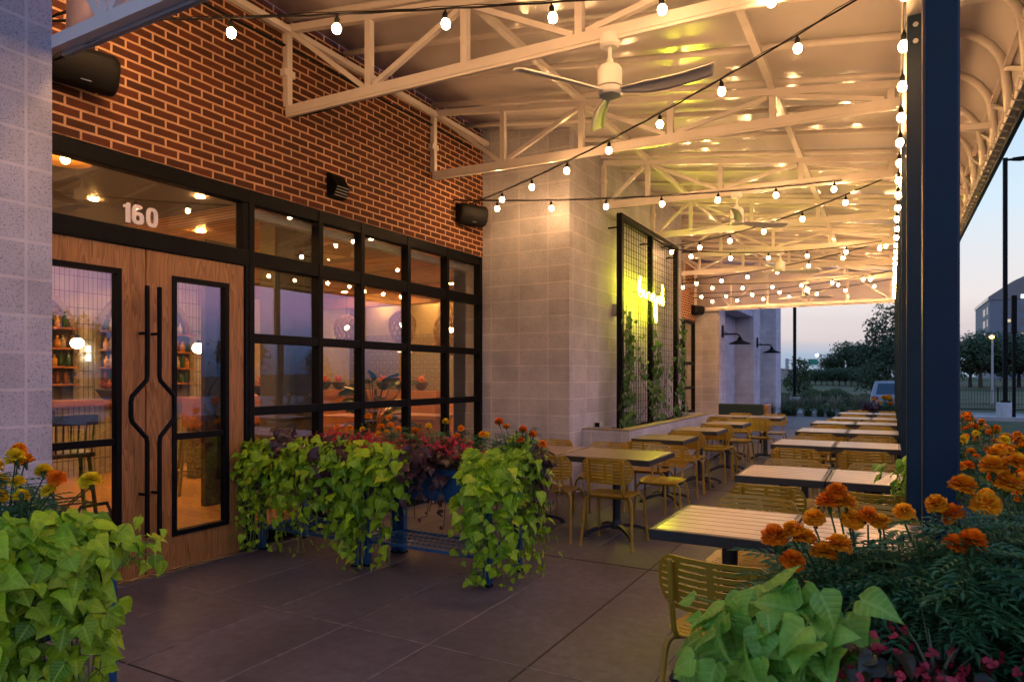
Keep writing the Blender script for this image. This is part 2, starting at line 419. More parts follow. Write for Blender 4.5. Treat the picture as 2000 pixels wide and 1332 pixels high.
sl = bpy.data.lights.new('sun', 'SUN'); sl.energy = .12; sl.angle = R(50); sl.color = (.75, .85, 1)
so = bpy.data.objects.new('sun', sl); C.objects.link(so); so.rotation_euler = (R(50), 0, R(25))

TH = math.atan(740 / 1333.)
cam = bpy.data.cameras.new('camera'); co = bpy.data.objects.new('camera', cam); C.objects.link(co); scene.camera = co
co.location = (0, 0, 1.47); co.rotation_euler = (R(90), 0, TH)
cam.sensor_width = 36; cam.lens = 24.0; cam.shift_y = 69 / 2000.; cam.clip_start = .05; cam.clip_end = 3000
cam.dof.use_dof = True; cam.dof.focus_distance = 3.4; cam.dof.aperture_fstop = 6.3
scene.view_settings.view_transform = 'Standard'; scene.view_settings.look = 'None'; scene.view_settings.exposure = 0.0; scene.view_settings.gamma = 1
try:
    scene.cycles.use_denoising = True; scene.cycles.denoiser = 'OPENIMAGEDENOISE'
    scene.cycles.max_bounces = 10; scene.cycles.transparent_max_bounces = 24; scene.cycles.diffuse_bounces = 4; scene.cycles.glossy_bounces = 4
    scene.cycles.caustics_reflective = False; scene.cycles.caustics_refractive = False
    scene.cycles.sample_clamp_indirect = 6; scene.cycles.use_light_tree = True
except Exception: pass

# ------------------------------------------------------------------ ground, patio, road
def gh(x, y):
    t = max(y - 27.5, (x - 3.0) * 1.0); t = min(1, max(0, t / 13)); t = t * t * (3 - 2 * t)
    z = -.07 - .55 * t
    r = min(1, max(0, (y - 70) / 90)); z += 1.3 * r * r
    return z
b = MB()
xs = [-900, -400, -150, -70, -40, -20, -10, -5, 0, 2, 3, 4, 6, 8, 10, 13, 16, 25, 45, 90, 200, 500, 900]
ys = [-900, -300, -100, -30, -10, 0, 10, 20, 26, 27, 28, 30, 32, 34, 36, 38, 41, 50, 60, 70, 80, 95, 110, 130, 150, 165, 200, 300, 600, 1500]
b.grid([[(x, y, gh(x, y)) for y in ys] for x in xs])
tag(b.build('ground', M['lawn2'], smooth=True), kind='structure')
b = MB(); b.box(-14, 1.35, -12, 27.2, -.4, 0); tag(b.build('patio_floor', M['concrete']), kind='structure')
b = MB()
b.grid([[(x, y, gh(x, y) + .03) for y in (29.5, 32, 34, 36, 38, 41, 44)] for x in (-60, -30, -10, -5, 0, 2, 3, 4, 6, 8, 10, 13, 16, 30, 60)])
tag(b.build('road', M['asphalt'], smooth=True), kind='structure')
b = MB()
b.grid([[(x, y, gh(x, y) + .03) for y in (-40, -10, 0, 10, 20, 26, 27, 28, 29.5)] for x in (8, 10, 13, 16, 25, 45, 60)])
tag(b.build('parking_lot', M['asphalt'], smooth=True), kind='structure')
b = MB()
b.box(-60, 7.9, 29.2, 29.48, -.5, gh(0, 29.4) + .14); b.box(-60, 60, 44.02, 44.3, -1, gh(0, 44) + .14)
tag(b.build('kerb', M['asphalt']), kind='structure')
b = MB()
for x in (-4.02, -3.42, -2.82, -2.22, -1.0, -.4): b.box(x - .004, x + .004, -3, 27, 0, .0035)
tag(b.build('joint_line', M['joint']), kind='structure')
b = MB()
b.box(-4.6, 1.3, 3.046, 3.054, 0, .0032)
tag(b.build('cross_joint_line', M['joint']), kind='structure')
b = MB()
b.box(-1.613, -1.605, -3, 27, 0, .003)
for y in (2.1, 5.045, 9.0, 13.0, 17.0, 21.0): b.box(-4.6, 1.3, y - .004, y + .004, 0, .0032)
tag(b.build('dark_joint_line', M['jointdark']), kind='structure')

# ------------------------------------------------------------------ the building
W = -4.73
bld = thing('restaurant_building', (W, 7.0, 0), 'red brick and pale block restaurant building with black framed windows and oak doors', 'building')
b = MB(); b.box(-5.0, W, 2.17, 7.72, 3.045, 5.4); b.build('brick_wall', M['brick'], bld)
b = MB(); b.box(-5.0, W, 12.9, 19.1, 2.98, 5.4); o = b.build('brick_wall', M['brick'], bld); o['label'] = 'far strip of brick wall above the far window'
b = MB(); b.box(-5.2, -4.26, -1.0, 2.17, 0, 5.4); b.build('block_pillar', M['block'], bld)
b = MB(); b.box(-5.2, -3.475, 7.72, 12.9, 0, 5.4); b.build('block_pillar', M['block'], bld)
b = MB(); b.box(-5.2, -4.12, 19.1, 19.9, 0, 5.4); b.build('block_pillar', M['block'], bld)
b = MB(); b.box(-5.2, -4.0, 23.8, 25.1, 0, 5.4); b.build('block_pillar', M['block_far'], bld)
b = MB(); b.box(-5.4, -4.0, 28.8, 30.2, -.2, 5.4); b.build('block_pillar', M['block_far'], bld)
b = MB(); b.box(-5.0, -4.6, 20.5, 23.8, 0, 5.4); b.box(-5.0, -4.62, 25.1, 28.8, 0, 5.4); b.box(-4.597, -4.03, 19.9, 23.8, 3.45, 5.4); b.build('far_wall', M['block_far'], bld)
b = MB(); b.box(-4.75, -4.60, 19.905, 20.5, .05, 3.44)
for z in (.05, 1.0, 1.9, 2.8, 3.40): b.box(-4.598, -4.56, 19.91, 20.5, z, z + .05)
b.box(-4.598, -4.555, 20.1, 20.15, .1, 3.4)
b.build('far_window', M['black'], bld)
b = MB(); b.box(-13, -4.95, -1.5, 26, 5.0, 5.2); b.build('roof', M['grey'], bld)
b = MB(); b.box(-5.0, W, 12.9, 19.1, 0, .48); b.build('sill_wall', M['block'], bld)
b = MB(); b.box(-4.727, -4.69, 2.17, 7.715, 0, .012); b.build('threshold', M['steel'], bld)

def frame_grid(b, ycols, zrows, x0=-4.83, x1=W, w=.055, h=.08):
    """verticals and horizontals butted end to end"""
    y0, y1 = ycols[0][0], ycols[-1][1]
    for (a, c) in ycols: b.bevbox(x0, x1, a, c, zrows[0][0], zrows[-1][1], .003)
    for (c0, c1) in zip(ycols, ycols[1:]):
        for (z0, z1) in zrows: b.bevbox(x0 + .006, x1 - .006, c0[1] - .001, c1[0] + .001, z0, z1, .003)
ycols = [(3.96, 4.015), (4.763, 4.818), (5.351, 5.406), (6.122, 6.177), (6.888, 6.943), (7.655, 7.715)]
zrows = [(.02, .16), (.50, .575), (1.135, 1.21), (1.755, 1.835), (2.41, 2.53), (2.93, 3.04)]
b = MB(); frame_grid(b, ycols, zrows); sf = b.build('storefront_window_frame', M['black'], bld)
b = MB()
for c0, c1 in zip(ycols, ycols[1:]):
    for r0, r1 in zip(zrows, zrows[1:]):
        a, c = c0[1], c1[0]; z0, z1 = r0[1], r1[0]
        t1, t2 = rnd.uniform(-.004, .004), rnd.uniform(-.003, .003)
        P = []
        for dx in (-4.786, -4.780):
            P += [(dx - t1, a, z0), (dx + t2, c, z0), (dx + t1, c, z1), (dx - t2, a, z1)]
        b.hexa(P)
b.build('glazing', M['glass'], sf)
# door frame, transom
b = MB(); b.bevbox(-4.83, W, 2.171, 3.958, 2.93, 3.04, .003); b.bevbox(-4.83, W, 2.171, 3.958, 2.40, 2.53, .003)
b.bevbox(-4.829, -4.735, 3.925, 3.957, .013, 2.399, .003); b.bevbox(-4.829, -4.735, 2.171, 2.20, .013, 2.399, .003)
b.bevbox(-4.828, -4.738, 3.90, 3.957, 2.531, 2.929, .003)
tr = b.build('door_frame', M['black'], bld)
b = MB(); b.box(-4.786, -4.780, 2.175, 3.90, 2.532, 2.928); b.build('transom_glass', M['glass'], tr)
# house number 160
M['numeral'] = plain('white_vinyl_numeral', (.90, .84, .83), .6)
def ring(b, cy, cz, ry, rz, iy, iz, a0=0, a1=2 * PI, n=28, dx=0):
    x0, x1 = -4.7795 - dx * .3, -4.7755 + dx
    def se(ry_, rz_, t):
        c, s = math.cos(t), math.sin(t); e = .72
        return (cy + ry_ * math.copysign(abs(c) ** e, c), cz + rz_ * math.copysign(abs(s) ** e, s))
    for i in range(n):
        t0, t1 = a0 + (a1 - a0) * i / n, a0 + (a1 - a0) * (i + 1) / n
        q = [se(ry, rz, t0), se(ry, rz, t1), se(iy, iz, t1), se(iy, iz, t0)]
        b.hexa([(x0, *p) for p in q] + [(x1, *p) for p in q])
b = MB(); zb, zt = 2.571, 2.713
b.prism([(2.905, zt - .018), (2.905, zt - .040), (2.921, zt - .034), (2.921, zb), (2.957, zb), (2.957, zt), (2.932, zt), (2.924, zt - .016)], lambda a, c, k: (-4.7795 + k, a, c), .004)
ring(b, 3.122, (zb + zt) / 2, .047, (zt - zb) / 2, .014, .046)
ring(b, 3.013, zb + .045, .0465, .045, .014, .019)
ring(b, 3.013, (zb + zt) / 2, .0455, (zt - zb) / 2 - .0004, .0142, .046, R(42), R(205), dx=.0012)
b.build('house_number', M['numeral'], tr)
# doors
def door(y0, y1, l0, l1, hy, sgn, lab):
    b = MB(); X0, X1 = -4.80, -4.755; z0, z1 = .02, 2.395; a, c = .26, 2.23
    b.box(X0, X1, y0, l0, z0, z1); b.box(X0, X1, l1, y1, z0, z1); b.box(X0, X1, l0, l1, z0, a); b.box(X0, X1, l0, l1, c, z1)
    d = b.build('door', M['oak'], bld); d['label'] = lab
    f = MB(); t = .036
    f.box(X0 - .006, X1 + .012, l0, l0 + t, a, c); f.box(X0 - .006, X1 + .012, l1 - t, l1, a, c)
    f.box(X0 - .006, X1 + .012, l0 + t, l1 - t, a, a + t); f.box(X0 - .006, X1 + .012, l0 + t, l1 - t, c - t, c)
    f.bevbox(X0 + .01, X1 - .004, l0 + t, l1 - t, .985, 1.035)
    f.build('lite_frame', M['black'], d)
    g = MB(); g.box(-4.781, -4.775, l0 + t, l1 - t, a + t, .984); g.box(-4.781, -4.775, l0 + t, l1 - t, 1.036, c - t); g.build('door_glass', M['glass'], d)
    k = MB(); s = .12 * sgn; X = -4.665
    pts = [(hy, 2.12), (hy, 1.475), (hy + s * .05, 1.44), (hy + s * .93, 1.33), (hy + s, 1.29), (hy + s, 1.19), (hy + s * .93, 1.15), (hy + s * .05, 1.03), (hy, .99), (hy, .32)]
    k.tube([(X, p, q) for p, q in pts], .0165, 12)
    for z in (1.78, .62): k.tube([(-4.756, hy + .001, z), (X, hy + .001, z)], .011, 10)
    k.build('handle', M['black'], d, 'auto')
door(2.205, 3.052, 2.33, 2.875, 3.012, -1, 'oak door beside the block pillar with handle bent outward to the pillar')
door(3.066, 3.92, 3.265, 3.77, 3.106, 1, 'oak door beside the gridded window')
# far window
yc = [(13.1 + i * .95, 13.155 + i * .95) for i in range(6)] + [(18.9, 18.96)]
b = MB(); zr = [(.481, .56), (1.13, 1.2), (1.78, 1.86), (2.90, 2.978)]
frame_grid(b, yc, zr); o = b.build('far_window_frame', M['black'], bld)
g = MB()
for c0, c1 in zip(yc, yc[1:]):
    for r0, r1 in zip(zr, zr[1:]): g.box(-4.786, -4.780, c0[1], c1[0], r0[1], r1[0])
g.build('glazing', M['glass'], o)

# ------------------------------------------------------------------ interior shell (parts of the building)
b = MB(); b.box(-12.2, -4.84, -1.5, 19.05, .004, .02); b.build('interior_floor', M['floorwood'], bld)
b = MB(); b.box(-12.2, -5.01, -1.5, 19.05, 3.32, 3.36); b.build('interior_ceiling', M['ceilwood'], bld)
b = MB()
for y in (6.9, 9.4, 11.9): b.box(-11.9, -5.02, y, y + .24, 3.05, 3.318)
b.box(-8.6, -8.3, 7.14, 9.4, 3.10, 3.318); b.box(-8.6, -8.3, 9.64, 11.9, 3.10, 3.318)
b.build('ceiling_beam', M['beamwood'], bld)
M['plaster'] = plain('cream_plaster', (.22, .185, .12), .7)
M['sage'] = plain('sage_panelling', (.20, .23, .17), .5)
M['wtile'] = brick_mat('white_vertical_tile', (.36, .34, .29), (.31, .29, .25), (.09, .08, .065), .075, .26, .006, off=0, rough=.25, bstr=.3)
def pattern_tile():
    m, nt, out = new_mat('patterned_tile'); bs = bsdf(nt, out, None, .35, 0, .5)
    uv, P = wall_uv(nt); s = N(nt, 'ShaderNodeSeparateXYZ'); L(nt, uv, s.inputs[0])
    def per(o): return math_(nt, 'ABSOLUTE', math_(nt, 'SUBTRACT', math_(nt, 'FRACT', math_(nt, 'DIVIDE', o, .2)), .5))
    a, c = per(s.outputs[0]), per(s.outputs[1])
    d = math_(nt, 'SQRT', math_(nt, 'ADD', math_(nt, 'MULTIPLY', a, a), math_(nt, 'MULTIPLY', c, c)))
    dot = math_(nt, 'LESS_THAN', d, .09); rg = math_(nt, 'LESS_THAN', math_(nt, 'ABSOLUTE', math_(nt, 'SUBTRACT', d, .33)), .035)
    dd = math_(nt, 'LESS_THAN', math_(nt, 'ABSOLUTE', math_(nt, 'SUBTRACT', math_(nt, 'ADD', a, c), .62)), .04)
    f = math_(nt, 'MAXIMUM', dot, math_(nt, 'MAXIMUM', rg, dd))
    cc = mixc(nt, f, (.17, .14, .105), (.05, .04, .032)); L(nt, cc, bs.inputs['Base Color']); return m
M['ptile'] = pattern_tile()
XB = -11.7
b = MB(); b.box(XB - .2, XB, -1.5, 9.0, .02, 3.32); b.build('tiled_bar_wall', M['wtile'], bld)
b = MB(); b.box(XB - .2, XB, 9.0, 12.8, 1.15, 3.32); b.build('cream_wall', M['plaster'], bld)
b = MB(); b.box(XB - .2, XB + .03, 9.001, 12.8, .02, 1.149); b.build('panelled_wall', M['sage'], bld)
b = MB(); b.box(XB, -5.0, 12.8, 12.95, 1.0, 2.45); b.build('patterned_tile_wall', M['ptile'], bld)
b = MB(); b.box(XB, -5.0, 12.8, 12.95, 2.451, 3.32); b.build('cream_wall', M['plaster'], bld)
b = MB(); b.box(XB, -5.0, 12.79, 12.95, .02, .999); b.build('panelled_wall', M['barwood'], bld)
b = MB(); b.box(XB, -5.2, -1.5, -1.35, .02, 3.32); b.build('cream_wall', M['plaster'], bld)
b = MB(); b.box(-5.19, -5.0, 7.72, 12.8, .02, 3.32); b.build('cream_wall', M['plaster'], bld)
# cream column, dark drapes and vestibule screen near the glass
b = MB(); b.box(-6.45, -6.2, 5.55, 5.85, .02, 3.32); b.build('interior_column', M['plaster'], bld)
b = MB(); b.box(-6.1, -5.95, 5.75, 5.98, .02, 3.32); b.build('dark_drape', M['darkwood'], bld)
b = MB(); b.box(-6.75, -6.68, 4.99, 5.55, .02, 3.0); vs = b.build('vestibule_door', M['darkwood'], bld)
for hy, sg in ((5.10, -1), (5.24, 1)):
    k = MB(); s = .12 * sg
    k.tube([(-6.6, p, q) for p, q in [(hy, 2.12), (hy, 1.475), (hy + s * .93, 1.33), (hy + s, 1.29), (hy + s, 1.19), (hy + s * .93, 1.15), (hy, .99), (hy, .32)]], .0165, 8)
    k.build('handle', M['black'], vs)
b = MB(); b.box(-4.95, -4.86, 4.02, 7.65, 2.85, 2.92); b.build('roller_blind_box', M['grey'], bld)
# arched bar niches with shelves
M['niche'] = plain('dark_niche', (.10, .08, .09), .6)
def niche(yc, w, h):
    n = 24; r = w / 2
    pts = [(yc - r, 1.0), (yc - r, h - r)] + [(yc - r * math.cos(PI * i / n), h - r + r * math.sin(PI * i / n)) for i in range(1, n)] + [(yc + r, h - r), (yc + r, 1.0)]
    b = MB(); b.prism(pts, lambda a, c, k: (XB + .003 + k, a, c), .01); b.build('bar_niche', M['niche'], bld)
    b = MB()
    for (p, q), (p2, q2) in zip(pts, pts[1:]):
        b.bar((XB + .03, p, q), (XB + .03, p2, q2), .09, .05, up=(1, 0, 0))
    b.build('niche_arch_trim', M['plaster'], bld)
    b = MB()
    for z in (1.32, 1.60, 1.90, 2.22): b.box(XB + .014, XB + .22, yc - r + .03, yc + r - .03, z, z + .03)
    b.build('bar_shelf', M['barwood'], bld)
    return [(yc - r + .1, yc + r - .1, z + .03) for z in (1.32, 1.60, 1.90, 2.22)]
shelves = niche(7.53, 1.76, 2.98) + niche(5.42, 1.76, 2.92)
# bottles: one kind, copied
def bottle_mat(name, c, e=0):
    m, nt, out = new_mat(name); bs = bsdf(nt, out, c, .08, 0, .6); return m
bts = []
for i, (c, rr, h) in enumerate([((.20, .07, .012), .036, .24), ((.45, .42, .36), .040, .21), ((.03, .10, .04), .034, .26), ((.50, .26, .05), .042, .19)]):
    b = MB(); b.lathe([(rr, 0), (rr, h * .6), (rr * .4, h * .75), (rr * .36, h), (rr * .1, h + .001)], 10)
    me = b.mesh('bottle', bottle_mat('bottle_glass_%s' % ('amber', 'clear', 'green', 'honey')[i], c), smooth=True); bts.append(me)
for (a, c, z) in shelves:
    y = a
    while y < c:
        k = rnd.randrange(4)
        o = bpy.data.objects.new('bottle', bts[k]); C.objects.link(o); o.location = (XB + .11 + rnd.uniform(-.02, .02), y, z)
        tag(o, ('amber bottle among others on the lit bar shelves', 'clear bottle among others on the lit bar shelves', 'green bottle among others on the lit bar shelves', 'honey coloured bottle among others on the lit bar shelves')[k], 'bottle', 'bottles on the bar shelves')
        y += rnd.uniform(.085, .13)
# downlights (parts of the building's ceiling)
b = MB()
for x in (-6.2, -7.6, -9.2, -10.6):
    for y in (2.2, 4.0, 5.8, 7.9, 9.9, 11.2, 12.4):
        if x > -8 and y < 5: continue
        b.lathe([(.055, 3.31), (.055, 3.319)], 12, (x + rnd.uniform(-.15, .15), y + rnd.uniform(-.2, .2), 0))
o = b.build('downlights', M['down'], bld); o['kind'] = 'stuff'
b = MB()
for y in (14.5, 16.5, 18.3):
    for x in (-6, -8): b.lathe([(.055, 3.31), (.055, 3.319)], 12, (x, y, 0))
o = b.build('downlights', M['down'], bld)
b = MB(); b.box(-12.2, -5, 19.06, 19.1, 0, 3.4); b.build('end_wall', M['plaster'], bld)

# ------------------------------------------------------------------ interior furniture
t = thing('bar_counter', (-10.4, 7.0, .02), 'long wooden bar counter with tiled front inside the oak doors', 'bar')
b = MB(); b.box(-10.75, -10.2, 4.2, 9.2, 1.04, 1.12); b.build('counter_top', M['barwood'], t)
b = MB(); b.box(-10.65, -10.32, 4.25, 9.15, .021, 1.039); b.build('counter_front', M['wtile'], t)
t = thing('planter_divider', (-8.7, 7.3, .02), 'low wooden divider with upholstered front inside the oak door', 'divider')
M['uphol'] = pattern_tile()
b = MB(); b.box(-8.8, -8.55, 6.2, 8.4, .75, 1.16); b.build('top_rail', M['barwood'], t)
b = MB(); b.box(-8.76, -8.6, 6.25, 8.35, .022, .749); b.build('panel', M['ptile'], t)
t = thing('bench_divider', (-9.6, 10.8, .02), 'wooden divider carrying bowls of orange plants behind the gridded window', 'divider')
b = MB(); b.box(-10.9, -7.6, 10.7, 10.95, 1.05, 1.19); b.build('top_rail', M['barwood'], t)
b = MB(); b.box(-10.85, -7.65, 10.74, 10.9, .022, 1.049); b.build('panel', M['barwood'], t)
M['redleaf'] = leaf_mat('orange_bromeliad_leaf', (.45, .08, .03), (.60, .20, .05), trans=.3)
M['darkleaf'] = leaf_mat('dark_glossy_leaf', (.018, .045, .018), (.04, .09, .03), (.08, .14, .05), .3, .15, .5)
M['bowl'] = plain('dark_bowl', (.03, .03, .035), .5)
def bowl_plant(loc, label):
    t = thing('bowl_planter', loc, label, 'planter', 'bowls of orange plants indoors')
    b = MB(); b.lathe([(.05, 0), (.10, .05), (.15, .14), (.155, .16), (.14, .16)], 14, loc); b.build('bowl', M['bowl'], t, True)
    b = MB(); b.hasattr = True
    for i in range(26):
        a = rnd.uniform(0, 2 * PI); l = rnd.uniform(.10, .2); tilt = rnd.uniform(.3, 1.2)
        d = Vector((math.cos(a) * math.sin(tilt), math.sin(a) * math.sin(tilt), math.cos(tilt))); s = Vector((-math.sin(a), math.cos(a), 0)) * .022
        p = Vector(loc) + Vector((0, 0, .14)) + d * .03; tn = rnd.random()
        i0 = b.addv(p - s, (0, 0, tn)); i1 = b.addv(p + s, (0, 0, tn)); i2 = b.addv(p + d * l * .6 + s, (0, .6, tn)); i3 = b.addv(p + d * l + Vector((0, 0, -.02)), (0, 1, tn)); i4 = b.addv(p + d * l * .6 - s, (0, .6, tn))
        b.face((i0, i1, i2, i3, i4))
    b.build('leaves', M['redleaf'], t)
for x, lab in ((-10.6, 'bowl of orange leaves by the cream wall indoors'), (-10.2, 'second bowl of orange leaves from the cream wall indoors'), (-9.0, 'bowl of orange leaves behind the big dark houseplant'), (-8.55, 'bowl of orange leaves under the wicker pendants'), (-8.05, 'bowl of orange leaves nearest the window jamb')):
    bowl_plant((x, 10.83, 1.191), lab)
bowl_plant((-10.45, 6.1, 1.121), 'dark bowl of plants on the bar counter seen through the pillar side door')
bowl_plant((-8.68, 6.75, 1.161), 'dark bowl of plants on the low divider indoors')
bowl_plant((-8.68, 7.5, 1.161), 'second dark bowl of plants on the low divider indoors')
# pendants
def globe(loc, label):
    t = thing('globe_pendant', loc, label, 'lamp', 'globe pendants over the bar')
    b = MB(); b.sphere(loc, .085, 18, 12, .9); b.build('globe', M['globe'], t, True)
    b = MB(); b.tube([(loc[0], loc[1], loc[2] + .08), (loc[0], loc[1], 3.21)], .004, 6); b.lathe([(.03, .07), (.03, .11)], 10, loc); b.build('cord', M['black'], t)
globe((-9.9, 5.37, 1.93), 'white glowing globe pendant seen through the door by the pillar')
globe((-8.6, 6.32, 1.87), 'white glowing globe pendant seen through the door by the gridded window')
def sconce_in(loc, label):
    t = thing('bar_sconce', loc, label, 'lamp')
    b = MB(); b.lathe([(.03, -.12), (.03, -.02)], 10, loc); b.lathe([(.03, .02), (.03, .12)], 10, loc); b.build('glow_tube', M['globe'], t)
    b = MB(); b.box(XB + .001, XB + .06, loc[1] - .02, loc[1] + .02, loc[2] - .02, loc[2] + .02); b.build('bracket', M['steel'], t)
sconce_in((XB + .08, 6.48, 1.85), 'up and down glowing sconce on the tiled bar wall')
M['wglow'] = emit('wicker_lamp_glow', (1, .6, .25), 45); M['wicker'] = plain('wicker', (.13, .06, .02), .7)
def wicker(loc, label, r=.26):
    t = thing('wicker_pendant', loc, label, 'lamp', 'wicker pendants behind the window')
    b = MB(); n = 14
    for k in range(n):
        a0 = 2 * PI * k / n
        for sg in (1, -1):
            pts = []
            for i in range(9):
                f = i / 8; a = a0 + sg * f * 2.0; ph = PI * (.08 + .84 * f)
                rr = r * math.sin(ph); z = r * math.cos(ph) if f < .5 else r * math.cos(ph) * 1.5
                pts.append((loc[0] + rr * math.cos(a), loc[1] + rr * math.sin(a), loc[2] + z))
            b.tube(pts, .011, 4, False)
    b.build('wicker_shade', M['wicker'], t)
    b = MB(); b.sphere(loc, .045, 10, 8); b.build('glow_bulb', M['wglow'], t, True)
    b = MB(); b.tube([(loc[0], loc[1], loc[2] + r * .9), (loc[0], loc[1], 3.31)], .005, 6); b.build('cord', M['black'], t)
wicker((-9.4, 8.8, 2.35), 'round wicker pendant in the second window column', .2)
wicker((-9.3, 10.1, 2.42), 'round wicker pendant in the third window column', .24)
wicker((-7.7, 9.8, 2.40), 'round wicker pendant with cone below in the fourth window column', .24)
wicker((-7.05, 10.4, 2.32), 'large woven pendant beside the window jamb', .32)
def cone_pendant(loc, label):
    t = thing('copper_pendant', loc, label, 'lamp', 'copper cone pendants')
    b = MB(); b.lathe([(.03, .16), (.05, .12), (.2, 0), (.19, 0), (.04, .11)], 16, loc); b.build('shade', M['barwood'], t, True)
    b = MB(); b.lathe([(.17, .004), (.17, .008)], 16, loc); b.build('diffuser', M['globe'], t)
    b = MB(); b.tube([(loc[0], loc[1], loc[2] + .15), (loc[0], loc[1], 3.31)], .004, 6); b.build('cord', M['black'], t)
cone_pendant((-9.6, 12.3, 2.02), 'copper cone pendant before the patterned tiles, nearer the cream wall')
cone_pendant((-8.75, 12.4, 2.12), 'copper cone pendant before the middle of the patterned tiles')
cone_pendant((-7.75, 12.4, 2.1), 'copper cone pendant before the patterned tiles beside the jamb')
# bar stools and table indoors
def stool(loc, rz, mt, label):
    t = thing('bar_stool', loc, label, 'stool', 'stools inside the doors', rz)
    b = MB(); b.bevbox(-.21, .21, -.2, .2, .70, .745, .012); b.build('seat', mt, t, off=LOCAL)
    b = MB(); b.bevbox(-.22, .22, -.235, -.205, 1.0, 1.1, .008)
    for i in range(7): x = -.17 + i * .057; b.tube([(x, -.19, .745), (x * 1.06, -.22, 1.0)], .008, 6)
    b.build('backrest', mt, t, off=LOCAL)
    for sx in (-1, 1):
        for sy in (-1, 1):
            b = MB(); b.tube([(sx * .16, sy * .15, .7), (sx * .22, sy * .21, 0)], .018, 8); b.build('leg', mt, t, off=LOCAL)
    b = MB()
    for sx in (-1, 1): b.tube([(sx * .2, -.19, .25), (sx * .2, .19, .25)], .01, 6)
    for sy in (-1, 1): b.tube([(-.2, sy * .19, .28), (.2, sy * .19, .28)], .01, 6)
    b.build('stretcher', mt, t, off=LOCAL)
stool((-6.75, 3.55, .02), R(75), M['darkwood'], 'dark spindle back bar stool close inside the pillar side door')
stool((-7.9, 3.75, .02), R(80), M['darkwood'], 'dark bar stool further inside the pillar side door')
stool((-6.6, 2.95, .02), R(60), M['darkwood'], 'dark bar stool nearest the block pillar indoors')
stool((-7.6, 5.55, .02), R(150), M['plaster'], 'white cross back chair inside the door by the window')
t = thing('high_table', (-7.3, 3.3, .02), 'dark high table with thick column leg inside the pillar side door', 'table')
b = MB(); b.bevbox(-7.7, -6.7, 2.5, 3.5, 1.02, 1.07); b.build('table_top', M['floorwood'], t)
b = MB(); b.box(-7.25, -7.15, 2.95, 3.05, .05, 1.02); b.build('column', M['black'], t)
b = MB(); b.box(-7.5, -6.9, 2.7, 3.3, .021, .049); b.build('base', M['black'], t)
t = thing('duffel_bag', (-5.5, 3.1, .02), 'black soft bag on the floor just inside the pillar side door', 'bag')
b = MB()
P = []
for i in range(13):
    u = i / 12 * 2 - 1; row = []
    for j in range(15):
        v = 2 * PI * j / 14; rr = .17 * (1 - abs(u) ** 4 * .35) * (1 + .1 * math.sin(5 * u + 3 * v))
        row.append((-5.5 + .12 * u, 3.05 + u * .3, .19 + rr * math.sin(v) * .95) if False else (-5.5 + rr * math.cos(v), 3.1 + u * .32, .20 + rr * math.sin(v)))
    P.append(row)
b.grid(P); b.face(range(15)); b.face(range(12 * 15, 13 * 15)); b.build('bag_body', M['blackp'], t, True)
b = MB(); b.tube([(-5.5, 2.95, .36), (-5.48, 3.0, .46), (-5.48, 3.2, .46), (-5.5, 3.25, .36)], .014, 8); b.build('handle', M['blackp'], t, True)
# host stand with terminal, big houseplant
t = thing('host_stand', (-6.4, 8.6, .02), 'wooden host stand with payment terminal behind the window jamb', 'host stand')
b = MB(); b.bevbox(-7.3, -5.9, 8.3, 8.9, .82, .88); b.build('counter_top', M['barwood'], t)
b = MB(); b.box(-7.2, -6.0, 8.36, 8.84, .021, .819); b.build('cabinet', M['barwood'], t)
t = thing('payment_terminal', (-6.8, 8.5, .88), 'black and white payment terminal on the host stand', 'terminal')
b = MB(); P = [(-6.93, 8.4, .90), (-6.62, 8.4, .90), (-6.62, 8.62, 1.06), (-6.93, 8.62, 1.06)]
b.hexa(P + [(x, y - .02, z + .05) for x, y, z in P]); b.build('screen_body', M['whitep'], t)
b = MB(); b.box(-6.85, -6.7, 8.45, 8.6, .881, .95); b.build('base', M['blackp'], t)
t = thing('booth_table', (-8.2, 9.4, .02), 'wooden dining table behind the gridded window', 'table')
b = MB(); b.bevbox(-9.0, -7.5, 9.0, 9.7, .74, .78); b.build('table_top', M['barwood'], t)
b = MB(); b.box(-8.3, -8.15, 9.3, 9.4, .05, .74); b.box(-8.6, -7.9, 9.1, 9.6, .021, .049); b.build('base', M['black'], t)

# big dark houseplant behind the window
t = thing('houseplant', (-5.75, 6.75, .02), 'big dark leaved houseplant right behind the gridded window', 'houseplant')
b = MB(); b.lathe([(.14, .001), (.19, .35), (.18, .36)], 16, (-5.75, 6.75, .02)); b.build('pot', M['bowl'], t, True)
b = MB(); b.hasattr = True; st = MB(); hr = random.Random(77)
for i in range(34):
    a = hr.uniform(0, 6.28); z = hr.uniform(.55, 1.42); q = hr.uniform(.08, .30) * (1.25 - .5 * abs(z - .95)); p = Vector((-5.75 + q * math.cos(a), 6.75 + q * math.sin(a), z))
    d = Vector((math.cos(a), math.sin(a), hr.uniform(-.2, .9))).normalized(); n_ = Vector((-.3 * math.cos(a) + .5, -.3 * math.sin(a), .8)); s_ = hr.uniform(.20, .30); tn = hr.random()
    y_ = d; x_ = y_.cross(n_).normalized(); n2 = x_.cross(y_); prev = None
    for v, w in ((0, .02), (.15, .16), (.4, .26), (.65, .30), (.88, .2), (1, .02)):
        row = [b.addv(p + x_ * (u * w * s_) + y_ * (v * s_) + n2 * (.14 * abs(u) * s_ - .2 * v * v * s_), (u, v, tn)) for u in (-1, 0, 1)]
        if prev:
            for m in range(2): b.face((prev[m], prev[m + 1], row[m + 1], row[m]))
        prev = row
    st.tube([(-5.75, 6.75, .3 + z * .4), p], .006, 5, False)
st.tube([(-5.75, 6.75, .3), (-5.74, 6.76, 1.3)], .016, 6)
